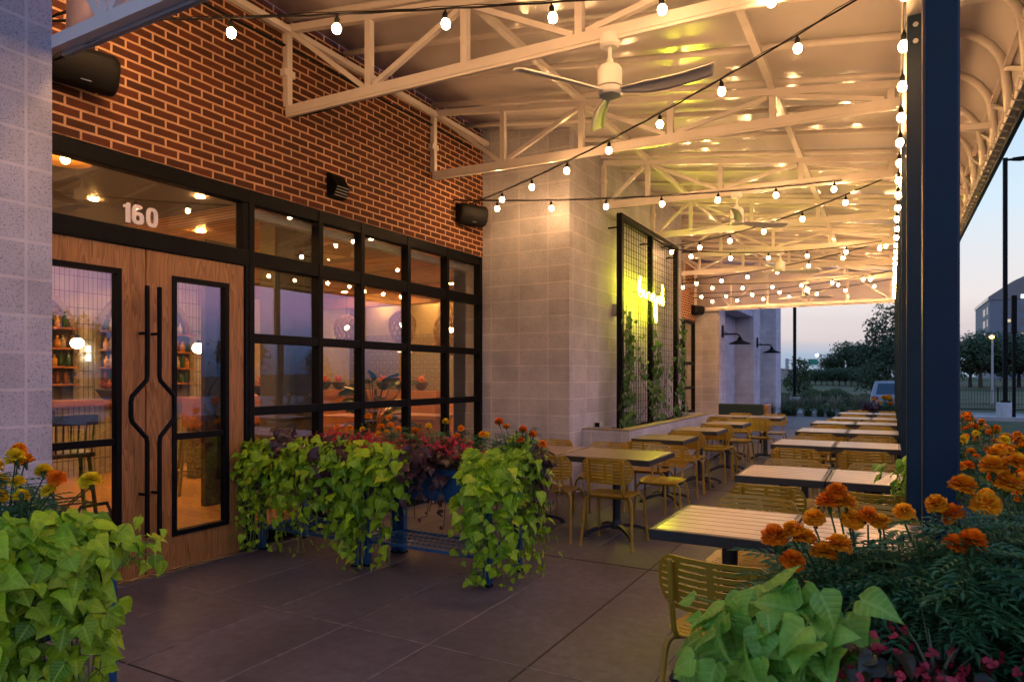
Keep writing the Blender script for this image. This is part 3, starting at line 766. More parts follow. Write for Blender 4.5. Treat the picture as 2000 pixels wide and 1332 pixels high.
b.build('leaves', M['darkleaf'], t, True); st.build('stems', M['bark'], t)

M['soffit'] = plain('dark_soffit', (.085, .072, .062), .6)
b = MB(); b.box(-7.9, -5.02, -1.3, 4.75, 3.225, 3.30); b.build('entrance_soffit', M['soffit'], bld)
b = MB()
for x, y in ((-6.9, 2.2), (-6.9, 3.9), (-5.9, 4.35)): b.lathe([(.04, 3.215), (.04, 3.224)], 10, (x, y, 0))
b.build('added_soffit_light', M['down'], bld)  # added lights that keep the entrance from going dark
t = thing('dome_pendant', (-5.32, 2.80, 3.05), 'shallow orange dome pendant glowing behind the glass above the oak doors', 'lamp')
M['domein'] = plain('orange_dome', (.75, .32, .05), .4)
b = MB(); b.lathe([(.02, .075), (.06, .065), (.17, .012), (.175, .0), (.168, .004), (.06, .052), (.02, .06)], 22, (-5.32, 2.80, 3.05)); b.build('shade', M['domein'], t, True)
b = MB(); b.sphere((-5.32, 2.80, 3.065), .032, 10, 8); b.build('glow_bulb', M['wglow'], t, True)
b = MB(); b.tube([(-5.32, 2.8, 3.12), (-5.32, 2.8, 3.22)], .006, 6); b.build('cord', M['black'], t)
# ------------------------------------------------------------------ canopy
TY = [2.195] + [2.13 + 2.22 * i for i in range(1, 8)] + [18.86]
def ztop(x): return 4.56 - .137 * (x - W)
can = thing('patio_canopy', (.12, 10.5, 0), 'cream steel truss canopy with white fabric roof sloping over the patio', 'canopy')
XE = .04
nodes = [-4.70, -3.76, -2.82, -1.88, -.94, 0.0]
def zbot0(x): return 3.83 - .0145 * (x - W)
for i, y in enumerate(TY):
    b = MB(); w = .056
    zbot = (lambda x: 3.41) if i == 0 else (lambda x: 3.32) if i == 8 else zbot0
    xl = nodes[0]
    if W < -4.7 and 7.72 < y < 12.9: xl = -3.44
    if y > 18.8: xl = -4.1 - .6
    ns = [xl] + [x for x in nodes if x > xl + .3]
    b.bar((ns[0], y, zbot(ns[0])), (XE + .03, y, zbot(XE)), w, .075)
    b.bar((ns[0], y, ztop(ns[0])), (XE + .03, y, ztop(XE)), w, .062)
    for x in ns:
        b.bar((x, y, zbot(x) + .037), (x, y, ztop(x) - .031), w * .98, w)
    for x0, x1 in zip(nodes, nodes[1:]):
        if x0 < xl - .01:
            if x1 <= xl + .3: continue
            x0 = xl + .04
        up0 = nodes.index(x1) % 2 == 1     # diagonals fall from the odd joints to the even ones
        z0 = (ztop(x0) - .04) if up0 else (zbot(x0) + .045); z1 = (zbot(x1) + .045) if up0 else (ztop(x1) - .04)
        b.bar((x0 + .05, y + .002, z0), (x1 - .05, y + .002, z1), .042, .04)
    if i not in (0, 8): b.bar((ns[0] - .0, y - .01, zbot(ns[0]) - .05), (XE, y - .01, zbot(XE) - .05), .028, .022)
    b.box(ns[0] - .03, ns[0] + .03, y - .06, y + .06, zbot(ns[0]) + .3, zbot(ns[0]) + .36)
    b.build('truss', M['cream'], can)
    b = MB()
    pts = [(ns[0] + .05 + (XE - ns[0] - .1) * k / 14, y + .036 + .006 * math.sin(k * 2.1), zbot(ns[0]) - .048 - .008 * abs(math.sin(k * 1.7))) for k in range(15)]
    b.tube(pts, .007, 6); b.build('wiring', M['blackp'], can)
def roofpt(s):
    """profile from the wall out over the posts and down the curved eave; s 0..1 flat part, 1..2 curve, 2..3 drop"""
    if s <= 1: x = W + .02 + (.22 - W - .02) * s; return x, ztop(x) + .10
    if s <= 2:
        a = (s - 1) * PI / 2; return .22 + .50 * math.sin(a), ztop(.22) + .10 - .42 * (1 - math.cos(a))
    return .72 + .02 * (s - 2), ztop(.22) + .10 - .42 - (ztop(.22) + .10 - .42 - 3.32) * (s - 2)
Y0, Y1 = 2.06, 18.95
S = [i / 8 for i in range(9)] + [1 + i / 8 for i in range(1, 9)] + [2.5, 3]
b = MB(); P = []
nseg = 92
for i in range(nseg + 1):
    y = Y0 + (Y1 - Y0) * i / nseg
    fr = ((y - 2.13) / .74) % 1; sag = .012 * math.sin(PI * fr)
    row = []
    for s in S:
        x, z = roofpt(s); a = 0 if s <= 1 else min(1, s - 1) * PI / 2
        row.append((x + math.sin(a) * sag, y, z + .045 + math.cos(a) * sag * (1 if s > 0 else .3)))
    P.append(row)
b.grid(P)
rf = b.build('fabric_roof', M['vinyl'], can, True)
md = rf.modifiers.new('thickness', 'SOLIDIFY'); md.thickness = .006; md.offset = 1
b = MB()
y = 2.13
while y < 18.9:
    pts = [(roofpt(s)[0] - (.0 if s <= 1 else .02), y, roofpt(s)[1] - .005) for s in S]
    b.tube(pts, .030, 8)
    y += .74
b.build('rib', M['cream'], can, True)
for xx in (-2.82, -.94, -4.66):
    b = MB(); b.bar((xx, Y0, ztop(xx) + .045 if xx > -4 else ztop(xx) - .02), (xx, 18.8, ztop(xx) + .045 if xx > -4 else ztop(xx) - .02), .058, .05); b.build('purlin', M['cream'], can)
b = MB(); b.box(.085, .150, 2.05, 18.9, 3.46, 3.86); b.box(.06, .175, 2.05, 18.9, 3.861, 3.88); b.box(.06, .175, 2.05, 18.9, 3.44, 3.459); b.build('eave_beam', M['cream'], can)
# eave edge: lower tube, small web frame and laced edge
b = MB(); b.bar((.735, 2.05, 3.30), (.735, 18.95, 3.30), .05, .06); b.bar((.70, 2.05, 3.62), (.70, 18.95, 3.62), .035)
y = 2.13; k = 0
while y < 18.2:
    b.bar((.71, y, 3.33), (.70, y, 3.60), .034)
    b.bar((.71, y + .04, 3.34), (.70, y + .70, 3.60), .028)
    if k % 3 == 0: b.bar((.16, y, 3.5), (.70, y, 3.45), .05)
    y += .74; k += 1
b.build('eave_frame', M['cream'], can)
b = MB(); b.box(.762, .792, 2.04, 18.95, 3.23, 3.37); b.build('eave_fascia', M['navy'], can)
b = MB(); y = 2.2; pl = []
while y < 18.9: pl += [(.70, y, 3.335), (.69, y + .04, 3.262), (.752, y + .08, 3.25)]; y += .16
b.tube(pl, .006, 4)
o = b.build('lacing', M['cream'], can); 
for yv, zv, lab in ((2.236, 3.375, 'near end fabric valance behind the end truss'), (18.902, 3.275, 'far end fabric valance lit by bulbs')):
    b = MB(); n = 20
    top = [(W + .475 if yv < 3 else W - .05) + (.72 - (W + .47 if yv < 3 else W - .05)) * i / n for i in range(n + 1)]
    P = [[(x, yv + .012 * math.sin(x * 3 + j), zv + ((ztop(min(x, .22)) + .12 - (0 if x < .22 else (x - .22) ** 2 * 1.2)) - zv) * j / 6) for j in range(7)] for x in top]
    b.grid(P); o = b.build('valance', M['valance'], can, True); o['label'] = lab
    md = o.modifiers.new('thickness', 'SOLIDIFY'); md.thickness = .004
    b = MB(); b.bar((top[0], yv, zv - .012), (.72, yv, zv - .012), .03); o = b.build('valance_rail', M['cream'] if yv > 3 else M['grey'], can)
# posts
for y in TY:
    b = MB(); b.bevbox(.075, .160, y - .042, y + .043, .012, 3.438, .006); b.box(.03, .205, y - .09, y + .09, 0, .0125)
    p = b.build('post', M['navy'], can)
    b = MB()
    for dz in (3.29, 3.38):
        b.lathe([(.014, -.047), (.014, -.043), (.006, -.0425)], 6, (.117, y, dz), Matrix.Rotation(R(-90), 3, 'X'))
    b.build('bolt', M['steel'], p)
# conduit along the wall top
t = thing('wall_conduit', (-4.70, 5, 4.3), 'thin black cable run along the top of the brick wall under the canopy', 'cable')
b = MB(); b.tube([(-4.705, 2.2 + .4 * i, 4.40 + .012 * math.sin(i * 1.3)) for i in range(14)], .011, 6); b.build('cable', M['blackp'], t)

# ------------------------------------------------------------------ string lights
def bulb_mesh():
    b = MB(); prof = [(.0005, -.078), (.012, -.076), (.022, -.068), (.0265, -.055), (.028, -.045), (.0258, -.034), (.020, -.024), (.014, -.018)]
    b.lathe(prof, 12); return b.mesh('bulb', M['bulb'], smooth=True)
BM = bulb_mesh()
def socket_mesh():
    b = MB(); b.lathe([(.0145, -.020), (.0165, -.010), (.0165, .018), (.009, .030), (.003, .045)], 10); return b.mesh('socket', M['blackp'], smooth='auto')
SM = socket_mesh()
def string(p, q, sag, label, first=.35, step=.655, flip=None):
    p = Vector(p); q = Vector(q); Lh = (q - p).length
    t = thing('string_light', p, label, 'string lights', 'bulb strings zigzagging under the canopy')
    def at(s): v = p + (q - p) * s; v.z -= sag * 4 * s * (1 - s); return v
    b = MB(); n = 40
    b.tube([at(i / n) + Vector((0, 0, .003 * math.sin(i * 2.3))) for i in range(n + 1)], .0065, 6)
    b.tube([at(i / n) + Vector((.006 * math.sin(i * 1.1), .006 * math.cos(i * 1.1), .012 + .004 * math.sin(i * 3.1))) for i in range(n + 1)], .003, 4)
    b.build('cable', M['blackp'], t)
    d = first; k = 0
    while d < Lh - .1:
        v = at(d / Lh) - p
        for nm, me in (('socket', SM), ('bulb', BM)):
            o = bpy.data.objects.new(nm, me); C.objects.link(o); o.parent = t
            up = flip is not None and k == flip
            o.location = v + Vector((0, 0, .048 if up else -.048)); o.rotation_euler = ((PI if up else 0) + rnd.uniform(-.12, .12), rnd.uniform(-.12, .12), rnd.uniform(0, 6))
        d += step + rnd.uniform(-.015, .015); k += 1
B = [(.045, 4.62, 3.84), (.045, 9.0, 3.80), (.045, 13.3, 3.80), (.045, 17.3, 3.80)]
string((-4.70, 2.35, 3.72), B[0], .06, 'bulb string nearest the entrance, from the brick wall to the near beam', .55, .66, 0)
string((.045, 2.50, 3.80), (-4.70, 2.36, 3.74), .06, 'unseen bulb string added inside the near valance to light the near roof', .4, .62)  # added out of view to brighten the near end of the roof
string((-4.69, 7.35, 3.66), B[0], .10, 'bulb string from the brick wall by the block pillar to the near beam', .15, .66)
string((-4.69, 6.95, 3.62), B[1], .10, 'bulb string crossing the face of the block pillar toward the beam', .55, .655)
string((-3.44, 11.4, 3.66), B[1], .14, 'bulb string from the trellis wall to the second beam anchor', .3, .655)
string((-3.44, 11.5, 3.66), B[2], .14, 'bulb string from above the trellis to the third beam anchor', .5, .655)
string((-4.69, 15.5, 3.66), B[2], .14, 'bulb string from the far brick wall back to the third beam anchor', .4, .655)
string((-4.69, 15.6, 3.66), B[3], .14, 'bulb string from the far brick wall to the last beam anchor', .5, .655)
string((-4.6, 17.9, 3.64), B[3], .12, 'bulb string along the far fabric valance', .3, .655)
string((-4.55, 17.95, 3.52), (.045, 18.3, 3.74), .10, 'lowest bulb string before the far fabric valance', .5, .62)
string((.064, 2.3, 3.402), (.064, 18.7, 3.402), .0, 'long straight bulb string along the beam above the posts', .3, .60)

# ------------------------------------------------------------------ ceiling fans
def fan(loc, rz, label):
    t = thing('ceiling_fan', loc, label, 'ceiling fan', 'fans under the canopy trusses', rz)
    b = MB(); b.lathe([(.045, .375), (.066, .37), (.068, .30), (.05, .285), (.02, .283)], 24); b.build('mount', M['whitep'], t, 'auto', LOCAL)
    b = MB(); b.lathe([(.014, .19), (.014, .285)], 12); b.build('downrod', M['whitep'], t, 'auto', LOCAL)
    b = MB(); b.lathe([(.018, .215), (.026, .18), (.07, .155), (.083, .135), (.083, .02), (.06, .012)], 28); b.build('motor_housing', M['whitep'], t, 'auto', LOCAL)
    b = MB(); b.lathe([(.05, .014), (.084, .008), (.086, -.02), (.078, -.034), (.072, -.04), (.02, -.044)], 28); b.build('hub', M['whitep'], t, 'auto', LOCAL)
    first = None
    for k in range(3):
        if first is None:
            b = MB(); P = []
            for i in range(15):
                u = i / 14; r = .06 + .66 * u
                w = (.035 + .075 * min(1, u * 3.2)) * (1 - .28 * u); pit = -R(24 - 6 * u)
                sweep = .03 * math.sin(PI * u); row = []
                for j in range(7):
                    v = j / 6 * 2 - 1; y = v * w * .5 + sweep + (.02 * u if v > 0 else 0)
                    if i == 14: y += 0
                    row.append((r - (0.02 * (1 + v) if i == 14 else 0), y * math.cos(pit), y * math.sin(pit) - .012 * v * v - .005))
                P.append(row)
            b.grid(P); o = b.build('blade', M['whitep'], t, True, LOCAL)
            bm = bmesh.new(); bm.from_mesh(o.data); bmesh.ops.solidify(bm, geom=bm.faces[:], thickness=.009); bm.to_mesh(o.data); bm.free(); first = o
        else:
            o = first.copy(); C.objects.link(o); o.parent = t; o.rotation_euler = (0, 0, 2 * PI * k / 3)
    return t
f1 = fan((-1.66, TY[1], 3.40), R(-3), 'white three blade ceiling fan on the second truss, nearest the camera')
for loc, rz, lab in (((-1.68, TY[3], 3.40), R(38), 'white ceiling fan on the truss in front of the trellis'), ((-1.76, TY[5], 3.40), R(20), 'white ceiling fan beyond the trellis, third along the patio'), ((-1.78, TY[7], 3.40), R(35), 'white ceiling fan by the far valance')):
    dup(f1, loc, rz, lab)

# ------------------------------------------------------------------ speakers, wall light, junction boxes
def speaker(loc, rz, label):
    t = thing('wall_speaker', loc, label, 'speaker', 'black speakers on the brick wall', rz)
    b = MB()   # local: +X away from wall, long axis Y
    def prof(k): return [(-.02, -.11), (.10, -.13), (.15, -.10), (.17, -.05), (.17, .05), (.15, .10), (.10, .13), (-.02, .11)]
    rows = []
    for y, s in ((-.20, .86), (-.19, .95), (-.17, 1), (.17, 1), (.19, .95), (.20, .86)):
        rows.append([((x - .07) * s + .09, y, z * s) for x, z in prof(0)])
    ids = [[b.addv(p) for p in r] for r in rows]; n = 8
    for r0, r1 in zip(ids, ids[1:]):
        for k in range(n): b.face((r0[k], r0[(k + 1) % n], r1[(k + 1) % n], r1[k]))
    b.face(ids[0][::-1]); b.face(ids[-1])
    o = b.build('cabinet', M['blackp'], t, 'auto', LOCAL); o.location = (.05, 0, 0); o.rotation_euler = (0, R(18), 0)
    b = MB(); b.box(0, .012, -.05, .05, -.09, .09); b.box(.012, .09, -.02, .02, -.03, .03); b.build('bracket', M['black'], t, off=LOCAL)
    b = MB(); b.box(.228, .231, -.03, .03, -.006, .0); o = b.build('badge', M['steel'], t, off=LOCAL); o.location = (0, 0, -.055); o.rotation_euler = (0, R(18), 0)
speaker((W, 2.55, 3.50), R(-12), 'black wall speaker under the near valance beside the block pillar')
speaker((W, 7.30, 3.52), R(-25), 'black wall speaker on the brick beside the projecting block pillar')
speaker((W, 18.75, 3.30), R(-25), 'small black wall speaker on the far brick wall')
t = thing('louvered_wall_light', (W, 4.95, 3.31), 'black louvered wall light on the brick above the window', 'wall light')
b = MB(); b.prism([(0, -.12), (.08, -.12), (.13, -.02), (.04, .11), (0, .11)], lambda a, c, k: (W + a, 4.86 + k, 3.31 + c), .18)
b.build('housing', M['black'], t)
b = MB()
for i in range(4): b.bar((W + .086 + i * .011, 4.872, 3.205 + i * .025), (W + .086 + i * .011, 5.028, 3.205 + i * .025), .022, .006)
b.build('louvre', M['grey'], t)
t = thing('junction_box', (-3.475, 9.28, 2.42), 'small grey junction box on the block wall beside the trellis', 'junction box')
b = MB(); b.bevbox(-3.474, -3.40, 9.20, 9.36, 2.34, 2.50); b.build('box', M['grey'], t)
b = MB(); b.tube([(-3.43, 9.3, 2.5), (-3.40, 9.32, 2.62), (-3.38, 9.2, 2.66), (-3.36, 9.1, 2.6)], .007, 6); b.build('cable', M['blackp'], t)
t = thing('outlet_box', (-3.43, 8.55, .79), 'small grey outlet box standing on the planter wall end', 'outlet')
b = MB(); b.bevbox(-3.46, -3.38, 8.50, 8.60, .792, .86); b.build('box', M['grey'], t)
b = MB(); b.box(-3.45, -3.39, 8.494, 8.499, .80, .85); b.build('cover', M['black'], t)
def gooseneck(x, y, z, label):
    t = thing('barn_light', (x, y, z), label, 'wall light', 'gooseneck barn lights on the far pillars')
    b = MB(); b.box(x + .001, x + .04, y - .07, y + .07, z - .17, z + .17); b.build('backplate', M['black'], t)
    b = MB(); b.tube([(x + .03, y, z - .08), (x + .40, y, z - .08), (x + .47, y, z - .12), (x + .48, y, z - .18)], .022, 8); b.tube([(x + .05, y, z), (x + .2, y, z - .09)], .012, 6); b.build('arm', M['black'], t)
    b = MB(); b.lathe([(.05, .0), (.06, -.06), (.14, -.11), (.29, -.17), (.30, -.19), (.28, -.185), (.05, -.09)], 22, (x + .48, y, z - .17)); b.build('shade', M['black'], t, True)
gooseneck(-4.12, 19.5, 2.72, 'black gooseneck barn light on the first pale pillar beyond the canopy')
gooseneck(-4.0, 24.4, 2.62, 'black gooseneck barn light on the second pale pillar beyond the canopy')

# ------------------------------------------------------------------ raised block planter, trellis, neon sign
t = thing('block_planter', (-3.15, 10.4, 0), 'low pale block planter wall along the block pillar under the trellis', 'planter')
b = MB(); b.box(-2.99, -2.842, 8.12, 12.85, 0, .79); b.box(-3.473, -2.991, 8.12, 8.27, 0, .79); b.box(-3.473, -2.991, 12.7, 12.85, 0, .79); b.build('wall', M['block'], t)
b = MB(); b.box(-3.0, -2.832, 8.11, 12.86, .791, .805); b.box(-3.47, -3.001, 8.11, 8.28, .791, .805); b.build('coping', M['plaster'], t)
b = MB()
b.grid([[(-3.473 + .08 * i, 8.271 + .117 * j, .72 + .02 * math.sin(i * 3 + j * 1.7) + rnd.uniform(0, .02)) for j in range(39)] for i in range(7)])
b.build('soil', M['soil'], t)
tl = thing('trellis', (-3.3, 10.47, .70), 'tall black wire mesh trellis standing in the block planter', 'trellis')
b = MB()
for y in (9.05, 10.42, 11.86): b.bevbox(-3.34, -3.26, y - .04, y + .04, .70, 3.66)
b.bevbox(-3.34, -3.26, 9.01, 11.90, 3.661, 3.74)
b.build('frame', M['black'], tl)
b = MB()
for y0, y1 in ((9.09, 10.38), (10.46, 11.82)):
    n = int((y1 - y0) / .1)
    for i in range(1, n): y = y0 + (y1 - y0) * i / n; b.bar((-3.3, y, .74), (-3.3, y, 3.66), .006)
    for k in range(29): z = .80 + k * .1; b.bar((-3.294, y0, z), (-3.294, y1, z), .006)
b.build('wire_mesh', M['black'], tl)
b = MB()
for y in (9.05, 10.42, 11.86): b.bar((-3.475, y, 3.55), (-3.34, y, 3.55), .02)
b.build('standoff', M['black'], tl)
ns = thing('neon_sign', (-3.21, 10.2, 2.75), 'glowing yellow green neon script sign hung on the trellis', 'neon sign')
def smooth(pts, n=6):
    out = []
    m = len(pts)
    for i in range(m - 1):
        p0, p1, p2, p3 = pts[max(0, i - 1)], pts[i], pts[i + 1], pts[min(m - 1, i + 2)]
        for k in range(n):
            t_ = k / n
            out.append(tuple(.5 * ((2 * p1[d]) + (-p0[d] + p2[d]) * t_ + (2 * p0[d] - 5 * p1[d] + 4 * p2[d] - p3[d]) * t_ ** 2 + (-p0[d] + 3 * p1[d] - 3 * p2[d] + p3[d]) * t_ ** 3) for d in range(2)))
    out.append(pts[-1]); return out
strokes = [[(0, .08), (.06, .26), (.12, .34), (.12, .22), (.06, .06), (.10, 0), (.20, .02), (.22, .10), (.15, .13), (.12, .09), (.26, .03), (.30, .13), (.30, .03), (.37, .0), (.42, .10), (.43, .0), (.46, .10), (.54, .11), (.56, 0), (.60, .02)],
           [(.66, -.02), (.67, .10), (.75, .12), (.77, .0), (.80, -.25), (.86, -.38), (.89, -.25), (.87, 0), (.93, .09), (.98, .05), (.92, -.02), (.90, .05)],
           [(.99, .0), (1.02, .10), (1.09, .09), (1.10, -.01), (1.02, 0)], [(1.14, .0), (1.18, .20), (1.23, .30), (1.23, .18), (1.17, .02), (1.22, -.04), (1.27, .02), (1.24, .10), (1.17, .07)], [(1.17, .27), (1.21, .34)]]
b = MB()
for s in strokes: b.tube([(-3.21, 9.54 + y * 1.02, 2.64 + z * .86 - .0 * y) for y, z in smooth(s)], .006, 8)
b.build('tube', M['neon'], ns, True)
b = MB()
for y in (9.6, 9.9, 10.2, 10.5, 10.8): b.tube([(-3.29, y, 2.70), (-3.222, y, 2.70)], .006, 6)
b.build('standoff', M['blackp'], ns)
# ------------------------------------------------------------------ tables and chairs
def make_table(lx, ly, name='patio_table'):
    t = thing(name, (0, 0, 0), 'x', 'table')
    zt = .75; b = MB(); e = .022
    b.bevbox(-lx / 2, lx / 2, -ly / 2, -ly / 2 + e, zt - .05, zt, .003); b.bevbox(-lx / 2, lx / 2, ly / 2 - e, ly / 2, zt - .05, zt, .003)
    b.bevbox(-lx / 2, -lx / 2 + e, -ly / 2 + e, ly / 2 - e, zt - .05, zt, .003); b.bevbox(lx / 2 - e, lx / 2, -ly / 2 + e, ly / 2 - e, zt - .05, zt, .003)
    b.box(-lx / 2 + e, lx / 2 - e, -ly / 2 + e, ly / 2 - e, zt - .05, zt - .022)
    b.build('tabletop_frame', M['darkmetal'], t, off=LOCAL)
    b = MB(); n = max(6, round((ly - 2 * e) / .095)); w = (ly - 2 * e) / n
    for i in range(n):
        y = -ly / 2 + e + i * w; b.bevbox(-lx / 2 + e + .001, lx / 2 - e - .001, y + .003, y + w - .003, zt - .021, zt + .001, .002)
    b.build('tabletop_slats', M['slat'], t, off=LOCAL)
    b = MB(); b.lathe([(.11, zt - .056), (.11, zt - .0505)], 16); b.lathe([(.038, .10), (.038, zt - .057)], 16); b.lathe([(.055, .055), (.06, .09), (.045, .12), (.0385, .14)], 16)
    b.build('column', M['darkmetal'], t, 'auto', LOCAL)
    b = MB()
    for k in range(4):
        a = PI / 4 + k * PI / 2; pts = []
        for i in range(9):
            u = i / 8; r = .04 + .27 * u; aa = a + .0 * u
            pts.append((r * math.cos(aa), r * math.sin(aa), .085 - .062 * u ** 2.2))
        for i in range(8): b.bar(pts[i], pts[i + 1], .052 - .018 * i / 8, .03)
        p = pts[-1]; b.lathe([(.022, .0), (.024, .012), (.016, .03)], 10, (p[0], p[1], 0))
    b.build('base', M['darkmetal'], t, off=LOCAL)
    return t
def make_chair():
    t = thing('slatted_chair', (0, 0, 0), 'x', 'chair')
    mt = M['mustard']
    # seat: rounded slatted plate
    b = MB(); rows = 19; hw = lambda v: (.205 + .012 * (-v)) - .075 * max(0, abs(v) - .55) ** 2 / .2025 * 1.0
    bm = bmesh.new()
    def plate(bm, rows, cols, P, solid):
        vs = [[bm.verts.new(P(i / rows * 2 - 1, j / cols * 2 - 1)) for j in range(cols + 1)] for i in range(rows + 1)]
        for i in range(rows):
            for j in range(cols):
                if solid(i, j, (j + .5) / cols * 2 - 1): bm.faces.new((vs[i][j], vs[i][j + 1], vs[i + 1][j + 1], vs[i + 1][j]))
        for v in [v for v in bm.verts if not v.link_faces]: bm.verts.remove(v)
    def widths(n, gap):   # alternating slat/gap edges in -1..1
        e = [-1]; s = (2 - gap * (n - 1)) / n
        for i in range(n):
            e.append(e[-1] + s)
            if i < n - 1: e.append(e[-1] + gap)
        return e
    es = widths(10, .035)
    def Ps(v, u):
        k = (v + 1) / 2 * (len(es) - 1); i = min(int(k + 1e-6), len(es) - 2); y = es[i] + (es[i + 1] - es[i]) * (k - i)
        x = u * hw(y); return (x, y * .205, .452 - .014 * (1 - u * u) * (1 - y * y) - .012 * max(0, y - .6) / .4)
    plate(bm, len(es) - 1, 22, Ps, lambda i, j, u: i % 2 == 0 or i == 0 or abs(u) > .82 or abs(abs(u) - .28) < .06)
    bmesh.ops.recalc_face_normals(bm, faces=bm.faces); bmesh.ops.solidify(bm, geom=bm.faces[:], thickness=.006)
    me = bpy.data.meshes.new('seat'); bm.to_mesh(me); bm.free(); me.materials.append(mt)
    o = bpy.data.objects.new('seat', me); C.objects.link(o); o.parent = t
    # backrest: curved stadium plate with horizontal slots
    bm = bmesh.new(); es2 = widths(8, .075)
    def Pb(v, u):
        k = (v + 1) / 2 * (len(es2) - 1); i = min(int(k + 1e-6), len(es2) - 2); z = es2[i] + (es2[i + 1] - es2[i]) * (k - i)
        w = .155 + .08 * math.sqrt(max(0, 1 - max(0, abs(z) - .05) ** 2 / .95 ** 2 * .93))
        x = u * w; return (x, -.245 + .062 * (x / .235) ** 2 - .018 * z, .662 + z * .108)
    def solid(i, j, u): return i % 2 == 0 or abs(u) > .93 or abs(abs(u) - .66) < .07 or abs(u) < .06
    plate(bm, len(es2) - 1, 34, Pb, solid)
    bmesh.ops.recalc_face_normals(bm, faces=bm.faces); bmesh.ops.solidify(bm, geom=bm.faces[:], thickness=.007)
    me = bpy.data.meshes.new('backrest'); bm.to_mesh(me); bm.free(); me.materials.append(mt)
    o = bpy.data.objects.new('backrest', me); C.objects.link(o); o.parent = t
    for s in (-1, 1):
        b = MB(); b.tube([(s * .150, -.155, .432), (s * .152, -.195, .440), (s * .154, -.222, .48), (s * .158, -.238, .60), (s * .162, -.250, .752), (s * .162, -.250, .757)], .0115, 10)
        b.build('upright', mt, t, True, LOCAL)
    for s in (-1, 1):
        for f, nm in ((1, 'front'), (-1, 'rear')):
            b = MB(); y = f * .135
            b.tube([(0, y, .425), (s * .155, y, .425), (s * .185, y + f * .012, .420), (s * .203, y + f * .022, .402), (s * .212, y + f * .030, .37), (s * .232, y + f * .085, .004)], .0115, 10)
            b.lathe([(.014, .0), (.014, .012), (.011, .014)], 8, (s * .232, y + f * .085, 0))
            b.build('leg', mt, t, 'auto', LOCAL)
    b = MB()
    for s in (-1, 1): b.tube([(s * .12, -.15, .432), (s * .12, .15, .432)], .008, 8)
    b.build('seat_rail', mt, t, True, LOCAL)
    return t
tab = make_table(.60, .71); tabL = make_table(.87, .79); chair = make_chair()
tab_ch, tabL_ch, chair_ch = kids(tab), kids(tabL), kids(chair)
used = {}
def place(o, ch, x, y, rz, label, group):
    if o.name not in used:
        used[o.name] = 1; o.location = (x, y, 0); o.rotation_euler = (0, 0, rz); o['label'] = label; o['group'] = group; return o
    c = dup(o, (x, y, 0), rz, label, ch=ch); c['group'] = group; return c
ORD = ['first', 'second', 'third', 'fourth', 'fifth', 'sixth', 'seventh']
Rrows = [(3.14, -1.0), (5.14, -1.0), (7.68, -1.12), (9.62, -1.10), (11.42, -1.085), (12.78, -.90), (14.55, -.90)]
GT, GC = 'slatted patio tables', 'mustard slatted chairs'
for k, (y, x0) in enumerate(Rrows):
    yc = y + .355
    for j in (0, 1):
        xc = x0 + .30 + j * .607
        where = ('aisle', 'post')[j]
        place(tab, tab_ch, xc, yc, rnd.uniform(-.004, .004), f'wood slat table on the {where} side of the {ORD[k]} table pair along the posts', GT)
        jx, jr = rnd.uniform(-.025, .025), rnd.uniform(-.12, .12)
        place(chair, chair_ch, xc + .12 * (1 - j) * (k == 0) + jx, y - .29 + rnd.uniform(-.02, .02), jr, f'mustard chair before the {where} side table of the {ORD[k]} pair along the posts', GC)
        place(chair, chair_ch, xc + jx * .5, y + .71 + .12 + rnd.uniform(-.03, .03), PI + rnd.uniform(-.13, .13), f'mustard chair behind the {where} side table of the {ORD[k]} pair along the posts', GC)
place(tabL, tabL_ch, -2.238, 6.045, 0, 'wide wood slat table nearest the blue planters, its corner lit yellow', GT)
place(tabL, tabL_ch, -3.115, 6.05, 0, 'wide wood slat table half hidden behind the blue planters', GT)
for x, lab in ((-2.13, 'mustard chair before the wide yellow lit table, back to the camera'), (-2.70, 'mustard chair between the blue planter and the wide table, partly behind leaves')):
    place(chair, chair_ch, x, 5.70, rnd.uniform(-.05, .05), lab, GC)
for x, lab in ((-1.98, 'mustard chair behind the yellow lit corner of the wide table, facing the camera'), (-2.62, 'mustard chair between the wide table and the block pillar'), (-3.25, 'mustard chair behind the wide table close to the brick wall')):
    place(chair, chair_ch, x, 6.62, PI + rnd.uniform(-.06, .06), lab, GC)
Lrows = [(-2.33, 7.93), (-2.28, 9.40), (-2.22, 10.85)]
for k, (x, y) in enumerate(Lrows):
    place(tab, tab_ch, x, y, 0, f'single wood slat table, {ORD[k]} one along the block planter wall', GT)
    place(chair, chair_ch, x - .0, y - .60, rnd.uniform(-.05, .05), f'mustard chair before the {ORD[k]} single table along the planter wall', GC)
    place(chair, chair_ch, x + .06, y + .52, PI + rnd.uniform(-.08, .08), f'mustard chair behind the {ORD[k]} single table along the planter wall', GC)
for j, x in enumerate((-2.56, -1.95)):
    w = ('planter', 'aisle')[j]
    place(tab, tab_ch, x, 12.78, 0, f'wood slat table on the {w} side of the pair before the green bench', GT)
    place(chair, chair_ch, x, 12.15, 0, f'mustard chair before the {w} side table of the pair before the green bench', GC)
    place(chair, chair_ch, x + .05, 13.28, PI, f'mustard chair behind the {w} side table of the pair before the green bench', GC)
t = thing('outdoor_bench', (-2.9, 16.0, 0), 'dark green high backed bench beyond the last tables', 'bench')
M['green'] = plain('dark_green_upholstery', (.006, .030, .036), .6)
b = MB(); b.bevbox(-3.4, -2.45, 15.7, 15.8, .35, .86, .02); b.build('backrest', M['green'], t)
b = MB(); b.bevbox(-3.4, -2.45, 15.801, 16.35, .30, .44, .02); b.build('seat', M['green'], t)
for x in (-3.36, -2.5):
    for y in (15.75, 16.28):
        b = MB(); b.box(x - .02, x + .02, y - .02, y + .02, 0, .299); b.build('leg', M['black'], t)
